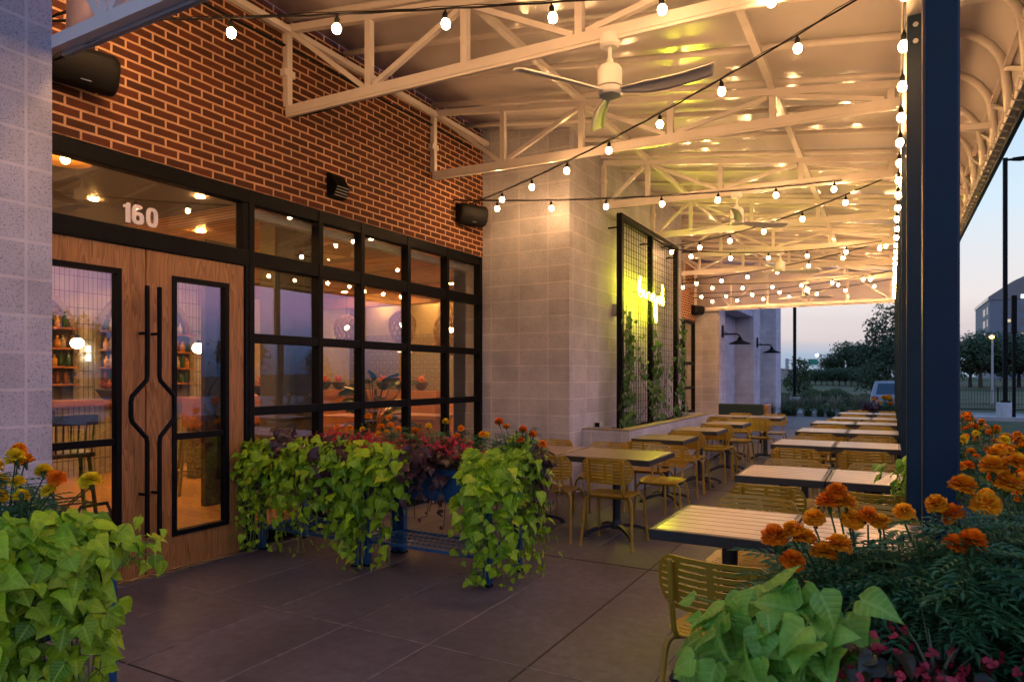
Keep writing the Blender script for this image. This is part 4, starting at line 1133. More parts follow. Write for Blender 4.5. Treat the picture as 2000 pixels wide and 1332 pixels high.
b = MB(); b.bevbox(-2.44, -2.36, 15.72, 16.3, .3, .84, .01); b.build('side_panel', M['oak'], t)

# ------------------------------------------------------------------ planters
def raised_planter(x0, x1, y0, y1, label, soilz=.78):
    t = thing('raised_planter', ((x0 + x1) / 2, (y0 + y1) / 2, 0), label, 'planter', 'blue steel raised planters')
    b = MB(); th = .012
    b.bevbox(x0, x1, y0, y0 + th, .55, .80, .002); b.bevbox(x0, x1, y1 - th, y1, .55, .80, .002); b.bevbox(x0, x0 + th, y0 + th, y1 - th, .55, .80, .002); b.bevbox(x1 - th, x1, y0 + th, y1 - th, .55, .80, .002); b.box(x0 + th, x1 - th, y0 + th, y1 - th, .55, .565)
    b.build('box', M['blue'], t)
    for x in (x0 - .012, x1 + .012):
        for y in (y0 - .012, y1 + .012):
            sx = -1 if x < x0 else 1; sy = -1 if y < y0 else 1
            b = MB(); b.bevbox(min(x, x - sx * .0) - .026 + sx * .015, x + .026 + sx * .015, y - .026 + sy * .015, y + .026 + sy * .015, .014, .80, .003)
            l = b.build('leg', M['blue'], t)
            f = MB(); f.box(x - .03 + sx * .015, x + .03 + sx * .015, y - .03 + sy * .015, y + .03 + sy * .015, 0, .0135); f.build('foot', M['blackp'], l)
    b = MB(); z = .19
    b.bar((x0, y0 - .02, z), (x1, y0 - .02, z), .022); b.bar((x0, y1 + .02, z), (x1, y1 + .02, z), .022); b.bar((x0 - .02, y0, z), (x0 - .02, y1, z), .022); b.bar((x1 + .02, y0, z), (x1 + .02, y1, z), .022)
    n = int((x1 - x0) / .05)
    for i in range(1, n): x = x0 + (x1 - x0) * i / n; b.bar((x, y0 - .01, z + .008), (x, y1 + .01, z + .008), .005)
    for i in range(1, 4): y = y0 + (y1 - y0) * i / 4; b.bar((x0 - .01, y, z), (x1 + .01, y, z), .006)
    b.build('wire_shelf', M['blue'], t)
    b = MB(); b.grid([[(x0 + th + (x1 - x0 - 2 * th) * i / 8, y0 + th + (y1 - y0 - 2 * th) * j / 4, soilz + rnd.uniform(-.012, .012)) for j in range(5)] for i in range(9)]); b.build('soil', M['soil'], t)
    return t

# ------------------------------------------------------------------ plants
M['lime'] = leaf_mat('lime_vine_leaf', (.085, .23, .008), (.46, .70, .022), (.52, .70, .08), .45, .42, .35)
M['limeR'] = leaf_mat('pale_lime_vine_leaf', (.10, .30, .04), (.32, .56, .07), (.42, .64, .16), .42, .38, .4)
M['purple'] = leaf_mat('purple_vine_leaf', (.030, .010, .016), (.075, .032, .040), (.11, .05, .06), .4, .2, .45)
M['mleaf'] = leaf_mat('marigold_leaf', (.030, .115, .055), (.092, .225, .085), None, .5, .25, .35)
M['bleaf'] = leaf_mat('begonia_leaf', (.030, .020, .012), (.07, .05, .02), None, .3, .2, .5)
M['cleaf'] = leaf_mat('climber_leaf', (.03, .09, .012), (.08, .18, .03), (.12, .22, .06), .45, .3, .35)
M['grassleaf'] = leaf_mat('striped_grass_leaf', (.10, .13, .09), (.32, .36, .30), None, .45, .3, .4)
M['pink'] = leaf_mat('begonia_petal', (.40, .012, .035), (.62, .06, .10), None, .5, .35, .3)
M['orange'] = leaf_mat('orange_petal', (.86, .25, .004), (1.0, .52, .02), None, .6, .35, .2)
M['redorange'] = leaf_mat('red_orange_petal', (.80, .15, .004), (.96, .32, .010), None, .6, .35, .2)
M['yellow'] = leaf_mat('yellow_petal', (.86, .60, .008), (.96, .80, .04), None, .6, .35, .2)

def frame(n, tip):
    n = Vector(n).normalized(); tip = Vector(tip); y = tip - n * tip.dot(n)
    if y.length < 1e-4: y = n.orthogonal()
    y.normalize(); x = y.cross(n).normalized(); return x, y, n
HS = [(-.10, .16), (.02, .40), (.16, .52), (.34, .50), (.54, .38), (.74, .22), (.90, .08), (1.0, 0.0)]
HL = [(-.12, .20), (.00, .50), (.12, .62), (.26, .50), (.40, .36), (.62, .26), (.84, .10), (1.0, 0.0)]
def heart(b, p, n, tip, s, tint, lob=False, fold=.22, curl=.22, wav=0):
    x, y, n = frame(n, tip); p = Vector(p); prof = HL if lob else HS
    rows = []; ph = tint * 37
    for i, (v, w) in enumerate(prof):
        row = []
        for k, f in enumerate((-1, -.5, 0, .5, 1)):
            u = f * w; vv = v
            if i == 0: vv = v + (.13 if k == 2 else (.03 if abs(f) == .5 else 0))
            h = fold * abs(u) - curl * vv * vv + .05 * math.sin(ph + 5 * vv + 3 * f) * abs(f) + (.03 if abs(f) == .5 else 0) - .28 * max(0, abs(u) - .3)
            q = p + x * (u * s) + y * (vv * s) + n * (h * s); row.append(b.addv(q, (u, vv, tint)))
        rows.append(row)
    for r0, r1 in zip(rows[:-1], rows[1:]):
        for k in range(4): b.face((r0[k], r0[k + 1], r1[k + 1], r1[k]))
def stemline(b, pts, r): b.tube(pts, r, 4, False)
def rv(r, a=1): return Vector((r.uniform(-a, a), r.uniform(-a, a), r.uniform(-a, a)))

def cascade(loc, out, width, drop, nst, ls, mat, label, group, seed, mound=.14, name='sweet_potato_vine', lob=.3, reach=.09, cat='vine', nm=None, spread=1.0, depth=.12):
    """trailing vine rooted on a planter rim at loc, falling on the side of out"""
    r = random.Random(seed); loc = Vector(loc); out = Vector(out).normalized(); tan = Vector((-out.y, out.x, 0))
    t = thing(name, loc, label, cat, group)
    b = MB(); b.hasattr = True; st = MB()
    for k in range(nst):
        a = r.uniform(-1, 1); side = tan * (a * width / 2); ln = drop * r.uniform(.45, 1.0) * (1 - .22 * abs(a)); rc = reach * r.uniform(.4, 1.15)
        p0 = loc + side * .7 - out * r.uniform(0, depth); up = mound * r.uniform(.5, 1.1)
        pts = []; m = max(5, int((ln + up + .2) / .045)); ph = r.uniform(0, 6)
        for i in range(m + 1):
            u = i / m
            o = rc * (1 - (1 - min(1, u * 2.2)) ** 2) + .03 * math.sin(ph + 6 * u) + depth * min(1, u * 3)
            z = up * math.sin(min(1, u * 3.2) * PI / 2) - (ln + up) * max(0, (u - .22) / .78) ** 1.35
            pts.append(p0 + out * o + side * (.3 * u * spread) + tan * .03 * math.sin(ph * 2 + 5 * u) + Vector((0, 0, z)))
        for p in pts:
            if p.z < .02: p.z = .02 + r.uniform(0, .02)
        stemline(st, pts, .0028)
        for i in range(1, m + 1):
            u = i / m
            for rep in range(2 if u < .5 else 1):
                if r.random() < .24: continue
                d = (out * r.uniform(.2, 1) + tan * r.uniform(-.9, .9) + Vector((0, 0, r.uniform(-.1, .7) + (.5 if u < .25 else 0)))).normalized()
                q = pts[i] + d * r.uniform(.015, .125)
                sc = ls * r.uniform(.42, 1.15) * (1 - .35 * max(0, u - .75) / .25)
                n = (out * (.55 + .3 * u) + Vector((0, 0, .9 - .55 * u)) + rv(r, .62)).normalized()
                tip = d * .75 + Vector((0, 0, -.75)) + tan * r.uniform(-.7, .7) + rv(r, .4)
                heart(b, q, n, tip, sc, min(1, max(0, r.gauss(.5, .27) + (.12 if u < .2 else 0))), r.random() < lob, r.uniform(.0, .5), r.uniform(.05, .65))
                stemline(st, [pts[i], pts[i] * .4 + q * .6 + Vector((0, 0, .01)), q], .0014)
    b.build('foliage', mat, t, True); st.build('stems', M['stem'] if mat != M['purple'] else M['bark'], t)
    return t

def mleaf(b, p, d, up, s, tint):
    """feathery marigold leaf: lance leaflets along a rib"""
    x, y, n = frame(up, d); p = Vector(p)
    def lf(q, dr, l, w):
        sd = n.cross(dr).normalized(); i = [b.addv(q, (0, 0, tint)), b.addv(q + dr * l * .45 + sd * w + n * w * .3, (.4, .4, tint)), b.addv(q + dr * l - n * l * .15, (0, 1, tint)), b.addv(q + dr * l * .45 - sd * w + n * w * .3, (-.4, .4, tint))]
        b.face(i)
    for i in range(5):
        u = .18 + i * .17; q = p + y * (s * u) - n * (s * .16 * u * u); l = s * (.36 - .12 * abs(u - .45))
        for sg in (-1, 1): lf(q, (x * sg * .80 + y * .62 + n * .1).normalized(), l, s * .042)
    lf(p + y * (s * .92) - n * s * .13, (y - n * .2).normalized(), s * .34, s * .045)
    sd = x * s * .008
    i = [b.addv(p - sd, (0, 0, tint)), b.addv(p + sd, (0, 0, tint)), b.addv(p + y * s - n * s * .16 + sd, (0, 1, tint)), b.addv(p + y * s - n * s * .16 - sd, (0, 1, tint))]; b.face(i)
def flower_mesh(seed, layers=6, R0=.035):
    r = random.Random(seed); b = MB(); b.hasattr = True
    for k in range(layers):
        f = k / (layers - 1); n = int(19 - 12 * f); tilt = R(100 - 88 * f); base = .25 * R0
        for i in range(n):
            a = 2 * PI * (i + .5 * (k % 2)) / n + r.uniform(-.14, .14); tl = tilt + r.uniform(-.14, .14)
            L0 = R0 * (1.0 - .22 * f) * r.uniform(.86, 1.1); w = R0 * .40 * r.uniform(.85, 1.2)
            dr = Vector((math.cos(a) * math.sin(tl), math.sin(a) * math.sin(tl), math.cos(tl))); sd = Vector((-math.sin(a), math.cos(a), 0)); nn = dr.cross(sd) * -1
            o = Vector((0, 0, R0 * .22 * f)); tint = min(1, max(0, .35 + .5 * f * r.random() + r.uniform(-.25, .25)))
            rows = []
            for j, (v, ww) in enumerate(((.25, .35), (.72, .95), (1.0, .75))):
                row = []
                for m in (-1, -.4, .4, 1):
                    q = o + dr * (L0 * v) + sd * (w * ww * m) + nn * (R0 * (.10 * math.sin(m * 4 + i * 2.3 + k) * v + .16 * v * v)) + dr * (R0 * .05 * math.sin(m * 6 + i) if j == 2 else 0)
                    row.append(b.addv(q, (m, v, min(1, max(0, tint * (.45 + .55 * v))))))
                rows.append(row)
            for r0, r1 in zip(rows, rows[1:]):
                for m in range(3): b.face((r0[m], r0[m + 1], r1[m + 1], r1[m]))
    return b
FM = {}
for nm, mt in (('orange', 'orange'), ('redorange', 'redorange'), ('yellow', 'yellow')):
    FM[nm] = [flower_mesh(s).mesh('flower_head_' + nm, M[mt], smooth=True) for s in (1, 2, 3)]
def calyx_mesh():
    b = MB(); b.lathe([(.003, -.045), (.006, -.03), (.010, -.012), (.012, .004)], 8); return b.mesh('calyx', M['mstem'], smooth=True)
CM = calyx_mesh()
def marigold(loc, rx, ry, h, nleaf, ls, flowers, label, group, seed, fs=1.0, cat='flower'):
    """bushy marigold at loc; flowers = list of (colour, dx, dy, dz above loc) or a dict of colour counts"""
    r = random.Random(seed); loc = Vector(loc); t = thing('marigold', loc, label, cat, group)
    b = MB(); b.hasattr = True; st = MB()
    nst = max(8, nleaf // 14); tips = []
    for k in range(nst):
        a = r.uniform(0, 2 * PI); q = math.sqrt(r.random()) * .95
        top = loc + Vector((rx * q * math.cos(a), ry * q * math.sin(a), h * (1 - .28 * q * q) * r.uniform(.72, 1.08)))
        bs = loc + Vector((rx * q * .35 * math.cos(a), ry * q * .35 * math.sin(a), 0)); mid = bs * .5 + top * .5 + Vector((rx * .2 * q * math.cos(a), ry * .2 * q * math.sin(a), .02))
        st.tube([bs, mid, top], .004, 5, False, .002); tips.append(top)
        m = max(4, nleaf // nst)
        for i in range(m):
            u = .15 + .85 * (i + .5) / m; p = (bs * (1 - u) ** 2 + mid * 2 * u * (1 - u) + top * u * u)
            aa = i * 2.4 + r.uniform(-.5, .5); el = r.uniform(-.15, .75) + .5 * (u > .8)
            d = Vector((math.cos(aa) * math.cos(el), math.sin(aa) * math.cos(el), math.sin(el)))
            mleaf(b, p, d, Vector((0, 0, 1)) + rv(r, .35), ls * r.uniform(.7, 1.2), min(1, max(0, r.gauss(.42, .25) + .15 * (u > .8))))
    b.build('foliage', M['mleaf'], t); 
    fl = []
    if isinstance(flowers, dict):
        for c, n in flowers.items():
            for i in range(n):
                tp = r.choice(tips); fl.append((c, tp.x - loc.x + r.uniform(-.03, .03), tp.y - loc.y + r.uniform(-.03, .03), tp.z - loc.z + r.uniform(.0, .05)))
    else: fl = flowers
    for c, dx, dy, dz in fl:
        p = loc + Vector((dx, dy, dz)); o = bpy.data.objects.new('flower_head', r.choice(FM[c])); C.objects.link(o); o.parent = t
        o.location = p - loc; o.rotation_euler = (r.uniform(-.55, .45), r.uniform(-.45, .45), r.uniform(0, 6)); s = fs * r.uniform(.85, 1.12); o.scale = (s, s, s * r.uniform(.8, 1))
        k = bpy.data.objects.new('calyx', CM); C.objects.link(k); k.parent = o
        bs = loc + Vector((dx * .45, dy * .45, min(dz * .35, h * .5))); st.tube([bs, bs * .45 + p * .55 + Vector((0, 0, .0)), p - Vector((0, 0, .02))], .0024, 5, False)
    # unopened buds
    for i in range(max(1, len(fl) // 4)):
        tp = r.choice(tips) + rv(r, .03); tp.z += .03; st.lathe([(.003, -.02), (.008, -.006), (.0075, .006), (.003, .012)], 7, tp); st.tube([tp - Vector((0, 0, .09)), tp - Vector((0, 0, .018))], .0025, 4, False)
    st.build('stems', M['mstem'], t)
    return t
def begonia(loc, rx, ry, h, n, label, group, seed, bl=60):
    r = random.Random(seed); loc = Vector(loc); t = thing('begonia', loc, label, 'flower', group)
    b = MB(); b.hasattr = True; f = MB(); f.hasattr = True; st = MB()
    for i in range(n):
        a = r.uniform(0, 2 * PI); q = math.sqrt(r.random()); z = h * (1 - .5 * q * q) * r.uniform(.35, 1)
        p = loc + Vector((rx * q * math.cos(a), ry * q * math.sin(a), z)); d = Vector((math.cos(a), math.sin(a), r.uniform(-.4, .4)))
        heart(b, p, Vector((d.x * .6, d.y * .6, 1)) + rv(r, .4), d + rv(r, .4), r.uniform(.035, .06), r.random(), False, .4, .2)
        if i % 3 == 0: st.tube([loc + Vector((rx * q * .3 * math.cos(a), ry * q * .3 * math.sin(a), 0)), p], .003, 4, False)
    for i in range(bl):
        a = r.uniform(0, 2 * PI); q = math.sqrt(r.random()); z = h * (1 - .45 * q * q) * r.uniform(.75, 1.15)
        c = loc + Vector((rx * q * 1.05 * math.cos(a), ry * q * 1.05 * math.sin(a), z))
        for m in range(r.randrange(2, 6)):
            p = c + rv(r, .022); nn = (Vector((math.cos(a) * .6, math.sin(a) * .6 - .4, .5)) + rv(r, .6)).normalized(); tn = r.random()
            for s in (0, 1.57, 3.14, 4.71):
                x, y, n_ = frame(nn, rv(r)); dd = x * math.cos(s) + y * math.sin(s); e = nn.cross(dd); l = r.uniform(.009, .016)
                f.face([f.addv(p, (0, 0, tn * .6)), f.addv(p + dd * l * .6 + e * l * .5 + nn * .003, (0, .5, tn)), f.addv(p + dd * l + nn * .002, (0, 1, tn)), f.addv(p + dd * l * .6 - e * l * .5 + nn * .003, (0, .5, tn))])
    b.build('foliage', M['bleaf'], t, True); st.build('stems', M['bark'], t)
    o = f.build('blossoms', M['pink'], t); o['kind'] = 'stuff'
    return t
def grass_spike(loc, n, l, label, seed, mat='grassleaf'):
    r = random.Random(seed); loc = Vector(loc); t = thing('spike_grass', loc, label, 'plant')
    b = MB(); b.hasattr = True
    for i in range(n):
        a = r.uniform(0, 2 * PI); ll = l * r.uniform(.7, 1.1); lean = r.uniform(.1, .75); dr = Vector((math.cos(a), math.sin(a), 0)); sd = Vector((-math.sin(a), math.cos(a), 0)); prev = None
        for k in range(8):
            u = k / 7; p = loc + dr * (ll * lean * u ** 1.4) + Vector((0, 0, ll * (u - .55 * lean * u * u))); w = .007 * (1 - u) + .0006
            row = [b.addv(p - sd * w, (-1, u, .1)), b.addv(p, (0, u, .9)), b.addv(p + sd * w, (1, u, .1))]
            if prev:
                for m in range(2): b.face((prev[m], prev[m + 1], row[m + 1], row[m]))
            prev = row
    b.build('blades', M[mat], t, True); return t

# -- the two raised planters before the window
raised_planter(-3.54, -2.50, 4.13, 4.52, 'blue steel raised planter with its front panel showing between lime vines')
raised_planter(-4.66, -3.66, 4.08, 4.50, 'blue steel raised planter beside the oak door, covered by lime vines')
GV = 'lime sweet potato vines'; GM = 'marigolds in the planters'; GP = 'purple sweet potato vines'; GB = 'red begonias'
cascade((-3.50, 4.14, .80), (-.05, -1, 0), .50, .98, 26, .090, M['lime'], 'lime vine hanging to the ground at the middle blue planter leg', GV, 11, .075, reach=.09)
cascade((-3.20, 4.12, .80), (.05, -1, 0), .28, .40, 11, .092, M['lime'], 'short lime vine mound beside the bare blue planter panel', GV, 12, .075, reach=.09)
cascade((-2.47, 4.16, .80), (.45, -1, 0), .38, .96, 27, .082, M['lime'], 'lime vine hanging over the front corner leg of the blue planter', GV, 13, .075, reach=.09)
cascade((-2.46, 4.38, .80), (1, -.1, 0), .34, .92, 22, .076, M['lime'], 'lime vine hanging down the chair side end of the blue planter', GV, 14, reach=.12)
cascade((-4.30, 4.08, .80), (-.1, -1, 0), .56, .90, 26, .084, M['lime'], 'lime vine draped over the planter in front of the first window column', GV, 15, .075, reach=.09)
cascade((-3.92, 4.07, .80), (.1, -1, 0), .46, .72, 21, .088, M['lime'], 'lime vine hanging from the middle of the planter beside the door', GV, 16, .075, reach=.09)
cascade((-4.62, 4.05, .78), (-.2, -1, 0), .36, .95, 16, .078, M['lime'], 'lime vine reaching the ground next to the oak door', GV, 17, .075, reach=.09)
cascade((-2.92, 4.12, .79), (0, -1, 0), .20, .50, 5, .075, M['purple'], 'purple leaved vine dangling before the wire shelf of the blue planter', GP, 18, .06, lob=.6, reach=.05)
cascade((-3.0, 4.12, .82), (-.1, -1, 0), .22, .22, 6, .08, M['purple'], 'purple leaved vine beside the bare blue panel', GP, 19, .10, lob=.6)
cascade((-3.78, 4.08, .82), (0, -1, 0), .30, .30, 9, .085, M['purple'], 'purple leaved vine between the two lime vines by the door', GP, 20, .12, lob=.6)
cascade((-2.36, 4.36, .80), (1, .3, 0), .2, .40, 7, .075, M['purple'], 'purple leaved vine at the chair side end of the planter', GP, 21, .10, lob=.6)
cascade((-4.40, 4.12, .84), (0, -1, 0), .36, .20, 7, .08, M['purple'], 'purple leaved vine at the door end of the planter', GP, 22, .14, lob=.6)
FG = [(668, 833, 'orange'), (685, 835, 'orange'), (697, 840, 'yellow'), (735, 849, 'orange'), (747, 847, 'orange'), (748, 833, 'orange'), (770, 830, 'orange'), (728, 813, 'orange'), (755, 817, 'orange'), (791, 837, 'orange'), (812, 841, 'orange'), (848, 831, 'yellow'), (861, 824, 'yellow'), (884, 859, 'orange'), (902, 850, 'orange'), (905, 836, 'orange'), (940, 851, 'yellow'), (950, 848, 'orange'), (976, 823, 'redorange'), (988, 833, 'orange'), (1026, 838, 'redorange'), (1040, 849, 'redorange'), (1026, 858, 'redorange'), (1060, 868, 'redorange'), (711, 855, 'redorange')]
def ray(px, py):
    s, c = math.sin(TH), math.cos(TH); u = (px - 1000) / 1333.; v = -(py - 735) / 1333.
    return Vector((-s + u * c, c + u * s, v))
def onY(px, py, Y): d = ray(px, py); return Vector((0, 0, 1.47)) + d * (Y / d.y)
pts = [(onY(x, y, 4.33), c) for x, y, c in FG]
def fl_near(cx, lo, hi, loc): return [(c, p.x - loc[0], p.y - loc[1] + rnd.uniform(-.08, .08), p.z - loc[2]) for p, c in pts if lo <= p.x < hi]
for i, (cx, lo, hi, lab, h) in enumerate([(-3.85, -9, -3.62, 'marigold bush with three blooms at the door end of the planters', .26), (-3.42, -3.62, -3.28, 'marigold bush in the middle of the planters before the window', .31), (-3.05, -3.28, -2.85, 'marigold bush with yellow and orange blooms above the red begonias', .29), (-2.72, -2.85, -2.52, 'marigold bush behind the bare blue panel', .28), (-2.36, -2.52, -1.5, 'tall marigold bush with red orange blooms at the chair end of the planters', .32)]):
    loc = (cx, 4.33, .78); marigold(loc, .24, .17, h, 260, .085, fl_near(cx, lo, hi, loc), lab, GM, 30 + i, .85)
for i, (cx, lab, n) in enumerate([(-3.98, 'red begonia at the door end of the planters', 60), (-3.60, 'red begonia above the middle lime vine', 70), (-3.12, 'red begonia beside the purple vine', 60), (-2.78, 'red begonia spilling over the bare blue panel', 90)]):
    begonia((cx, 4.13, .79), .25, .13, .22, 130, lab, GB, 40 + i, n)
grass_spike((-2.98, 4.2, .80), 12, .28, 'purple spike grass among the begonias', 50, 'bleaf')
# -- planter at the block pillar
raised_planter(-3.42, -2.56, 1.02, 1.45, 'blue raised planter at the block pillar, hidden by lime vine')
FL = [(45, 940, 'yellow'), (75, 965, 'yellow'), (118, 955, 'yellow'), (10, 968, 'yellow'), (35, 900, 'orange'), (150, 941, 'yellow'), (82, 920, 'yellow'), (32, 878, 'orange'), (58, 891, 'yellow'), (10, 908, 'yellow'), (8, 878, 'redorange'), (100, 930, 'redorange'), (122, 932, 'redorange'), (142, 943, 'yellow'), (-20, 940, 'yellow'), (-60, 900, 'orange')]
loc = (-2.86, 1.28, .78); marigold(loc, .30, .20, .36, 420, .10, [(c, p.x - loc[0], p.y - loc[1] + rnd.uniform(-.06, .05), p.z - loc[2]) for p, c in [(onY(x, y, 1.28), c) for x, y, c in FL if x < 200]], 'yellow and orange marigold bush beside the block pillar', GM, 60, .85)
cascade((-2.74, 1.10, .80), (.55, -.8, 0), .55, .90, 40, .078, M['lime'], 'lime vine hanging in front of the block pillar planter', GV, 61, .10, reach=.08)
cascade((-2.55, 1.22, .80), (1, -.3, 0), .42, .90, 36, .074, M['lime'], 'lime vine hanging toward the oak door from the pillar planter', GV, 62, .14, reach=.03, depth=.06)
cascade((-2.95, 1.06, .80), (-.1, -1, 0), .60, .85, 32, .078, M['lime'], 'lime vine at the picture edge of the pillar planter', GV, 63, .08, reach=.08)
cascade((-2.48, 1.40, .84), (.75, .5, 0), .12, .10, 4, .055, M['lime'], 'long lime vine shoot stretching toward the door handles', GV, 64, .06, reach=.10, lob=.7)
# -- planter by the near post
raised_planter(-.22, .92, 1.46, 1.98, 'blue raised planter around the near post, full of marigolds')
cascade((-.165, 1.60, .80), (-.6, -.8, 0), .16, .70, 21, .088, M['limeR'], 'pale lime vine hanging over the near planter corner beside a chair', GV, 71, .17, lob=.35, reach=.035, spread=.7)
FR = [(1665, 1015, 'orange'), (1610, 1080, 'orange'), (1637, 1065, 'orange'), (1548, 1036, 'orange'), (1512, 1048, 'redorange'), (1765, 1000, 'orange'), (1880, 950, 'orange'), (1970, 945, 'orange'), (1571, 1051, 'orange'), (1695, 1007, 'redorange'), (1655, 982, 'orange'), (1620, 978, 'redorange'), (1635, 962, 'redorange'), (1900, 1058, 'redorange'), (1865, 1065, 'redorange'), (1548, 1095, 'redorange'), (1862, 1005, 'redorange'), (2030, 960, 'orange'), (2080, 1000, 'orange'), (1590, 1012, 'orange'), (1720, 1020, 'orange'), (1830, 985, 'orange'), (1925, 985, 'orange'), (1985, 905, 'orange'), (1940, 912, 'orange')]
for i, (cx, cy, lo, hi, h, lab) in enumerate([(-.04, 1.82, -9, -.02, .31, 'marigold bush with large orange blooms in front of the first table'), (.16, 1.80, -.02, .12, .39, 'marigold bush at the foot of the near post'), (.38, 1.80, .12, .33, .44, 'marigold bush beyond the near post with two big orange blooms'), (.68, 1.74, .33, 9, .45, 'marigold bush at the outer end of the near planter')]):
    loc = (cx, cy, .78); q = [(onY(x, y, 1.68 if y > 1030 else 1.84), c) for x, y, c in FR]
    marigold(loc, .23, .20, h, 560, .11, [(c, p.x - cx, p.y - cy + 0, p.z - .78) for p, c in q if lo <= p.x < hi], lab, GM, 80 + i, .78)
begonia((-.0, 1.55, .78), .15, .10, .16, 90, 'red begonia beside the pale lime vine in the near planter', GB, 90, 34)
begonia((.24, 1.56, .78), .18, .10, .15, 90, 'red begonia among purple leaves in the near planter', GB, 91, 30)
grass_spike((.08, 1.60, .80), 14, .26, 'striped spike grass between the begonias in the near planter', 92)
cascade((.20, 1.50, .80), (.1, -1, 0), .30, .22, 6, .115, M['purple'], 'purple leaved vine at the bottom of the near planter', GP, 93, .07, lob=.1, reach=.08)
cascade((.36, 1.52, .82), (.3, -1, 0), .34, .2, 7, .13, M['purple'], 'large purple leaved vine at the outer end of the near planter', GP, 94, .16, lob=.1, reach=.06)
# -- planter row outside the posts
yy = 2.55; k = 0
names = ['first', 'second', 'third', 'fourth', 'fifth', 'sixth', 'seventh', 'eighth']
gpos = []
while yy < 15.5 and k < 8:
    raised_planter(.24, .74, yy, yy + 1.15, f'blue raised planter, {names[k]} in the row outside the posts')
    for j in (0, 1):
        h = (.30, .34)[j]; fl = {'orange': (15, 14)[j], 'redorange': (6, 5)[j], 'yellow': (3, 5)[j] if k < 5 else 2}
        if k > 3: fl = {'orange': 7, 'yellow': 2}
        loc = (.48, yy + .30 + j * .55, .78)
        lab = f'orange marigold bush in the {"near" if j == 0 else "far"} half of the {names[k]} planter outside the posts'
        marigold(loc, .30, .32, h, 210 if k < 3 else 110, .09 if k < 3 else .11, fl, lab, GM, 100 + k * 2 + j, .75)
    yy += 1.62; k += 1
cascade((.22, 4.6, .8), (-1, 0, 0), .3, .3, 6, .09, M['limeR'], 'lime vine peeking past the second post beside a table', GV, 130, reach=.1)
# -- climbing vines on the trellis
def climber(y0, zt, label, seed, n=3, w=.12, dens=1.0):
    r = random.Random(seed); t = thing('climbing_vine', (-3.26, y0, .72), label, 'climbing plant', 'climbing vines on the trellis'); b = MB(); b.hasattr = True; st = MB()
    for k in range(n):
        top = zt * r.uniform(.65, 1.0) if k else zt; m = int((top) / .05); ph = r.uniform(0, 6); pts = []
        for i in range(m + 1):
            u = i / m; pts.append(Vector((-3.24 + .02 * math.sin(ph + 9 * u), y0 + w * math.sin(ph + 5 * u) * (1 - .4 * u), .74 + top * u)))
        st.tube(pts, .006, 5, False, .002)
        for i in range(1, m + 1):
            dn = dens * (.55 + .6 * abs(math.sin(ph * 3 + i * .23)))
            for q in range(3):
                if r.random() > dn * .45: continue
                d = Vector((r.uniform(.1, 1), r.uniform(-1, 1), r.uniform(-.5, .4))).normalized(); p = pts[i] + d * r.uniform(.03, .13)
                heart(b, p, Vector((1, r.uniform(-.9, .3), .4)) + rv(r, .5), Vector((.3, r.uniform(-.6, .6), -1)), r.uniform(.05, .10), r.random(), r.random() < .2, .3, .3)
    b.build('foliage', M['cleaf'], t, True); st.build('stems', M['bark'], t)
climber(9.08, 1.75, 'dense climbing vine on the trellis post nearest the camera', 200, 5, .16, 1.1)
climber(9.85, 1.35, 'thin climbing vine on the first mesh panel', 203, 2, .45, .45)
climber(10.42, 1.45, 'climbing vine on the middle trellis post', 201, 4, .14, .95)
climber(11.15, 1.1, 'sparse climbing vine on the second mesh panel', 204, 2, .3, .5)
climber(11.8, 1.75, 'climbing vine on the far trellis post', 202, 4, .16, .9)
# ------------------------------------------------------------------ beyond the patio
def at(px, py, Y): return onY(px, py, Y)
M['treeleaf'] = leaf_mat('hazed_tree_leaf', (.030, .062, .038), (.070, .115, .062), None, .6, .25, .25)  # distance haze is put into these lighter, bluer leaf colours
M['treeleaf2'] = leaf_mat('lighter_tree_leaf', (.03, .06, .02), (.08, .12, .05), None, .6, .25, .25)
M['drygrass'] = leaf_mat('ornamental_grass', (.10, .11, .06), (.30, .28, .20), None, .7, .3, .2)
M['greengrass'] = leaf_mat('strap_grass', (.02, .06, .02), (.06, .12, .05), None, .6, .3, .3)
def crown_mesh(seed, n, lobes, leaf, mat):
    r = random.Random(seed); b = MB(); b.hasattr = True
    for (c, rad) in lobes:
        c = Vector(c); rad = Vector(rad); m = int(n * rad.x * rad.y * rad.z / sum(q[1][0] * q[1][1] * q[1][2] for q in lobes)) + 8
        # twig clusters
        for k in range(m // 7 + 1):
            d = rv(r); 
            while d.length > 1 or d.length < .05: d = rv(r)
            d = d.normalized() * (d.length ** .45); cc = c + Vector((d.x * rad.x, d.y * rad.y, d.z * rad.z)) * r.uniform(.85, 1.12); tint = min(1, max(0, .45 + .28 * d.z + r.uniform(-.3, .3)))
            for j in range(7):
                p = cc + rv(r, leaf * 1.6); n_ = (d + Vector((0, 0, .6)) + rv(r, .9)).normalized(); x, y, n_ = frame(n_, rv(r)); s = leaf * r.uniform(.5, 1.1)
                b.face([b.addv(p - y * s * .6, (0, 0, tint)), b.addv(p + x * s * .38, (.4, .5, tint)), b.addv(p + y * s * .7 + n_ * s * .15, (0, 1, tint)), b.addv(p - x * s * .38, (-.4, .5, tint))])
    return b.mesh('crown', mat)
def trunk_mesh(h, r0, limbs):
    b = MB(); b.tube([(0, 0, 0), (.03, .02, h * .5), (0, 0, h)], r0, 8, True, r0 * .55)
    for (x, y, z) in limbs: b.tube([(0, 0, h * .85), (x * .5, y * .5, h + (z - h) * .45), (x, y, z)], r0 * .5, 6, True, r0 * .12)
    return b.mesh('trunk', M['bark'])
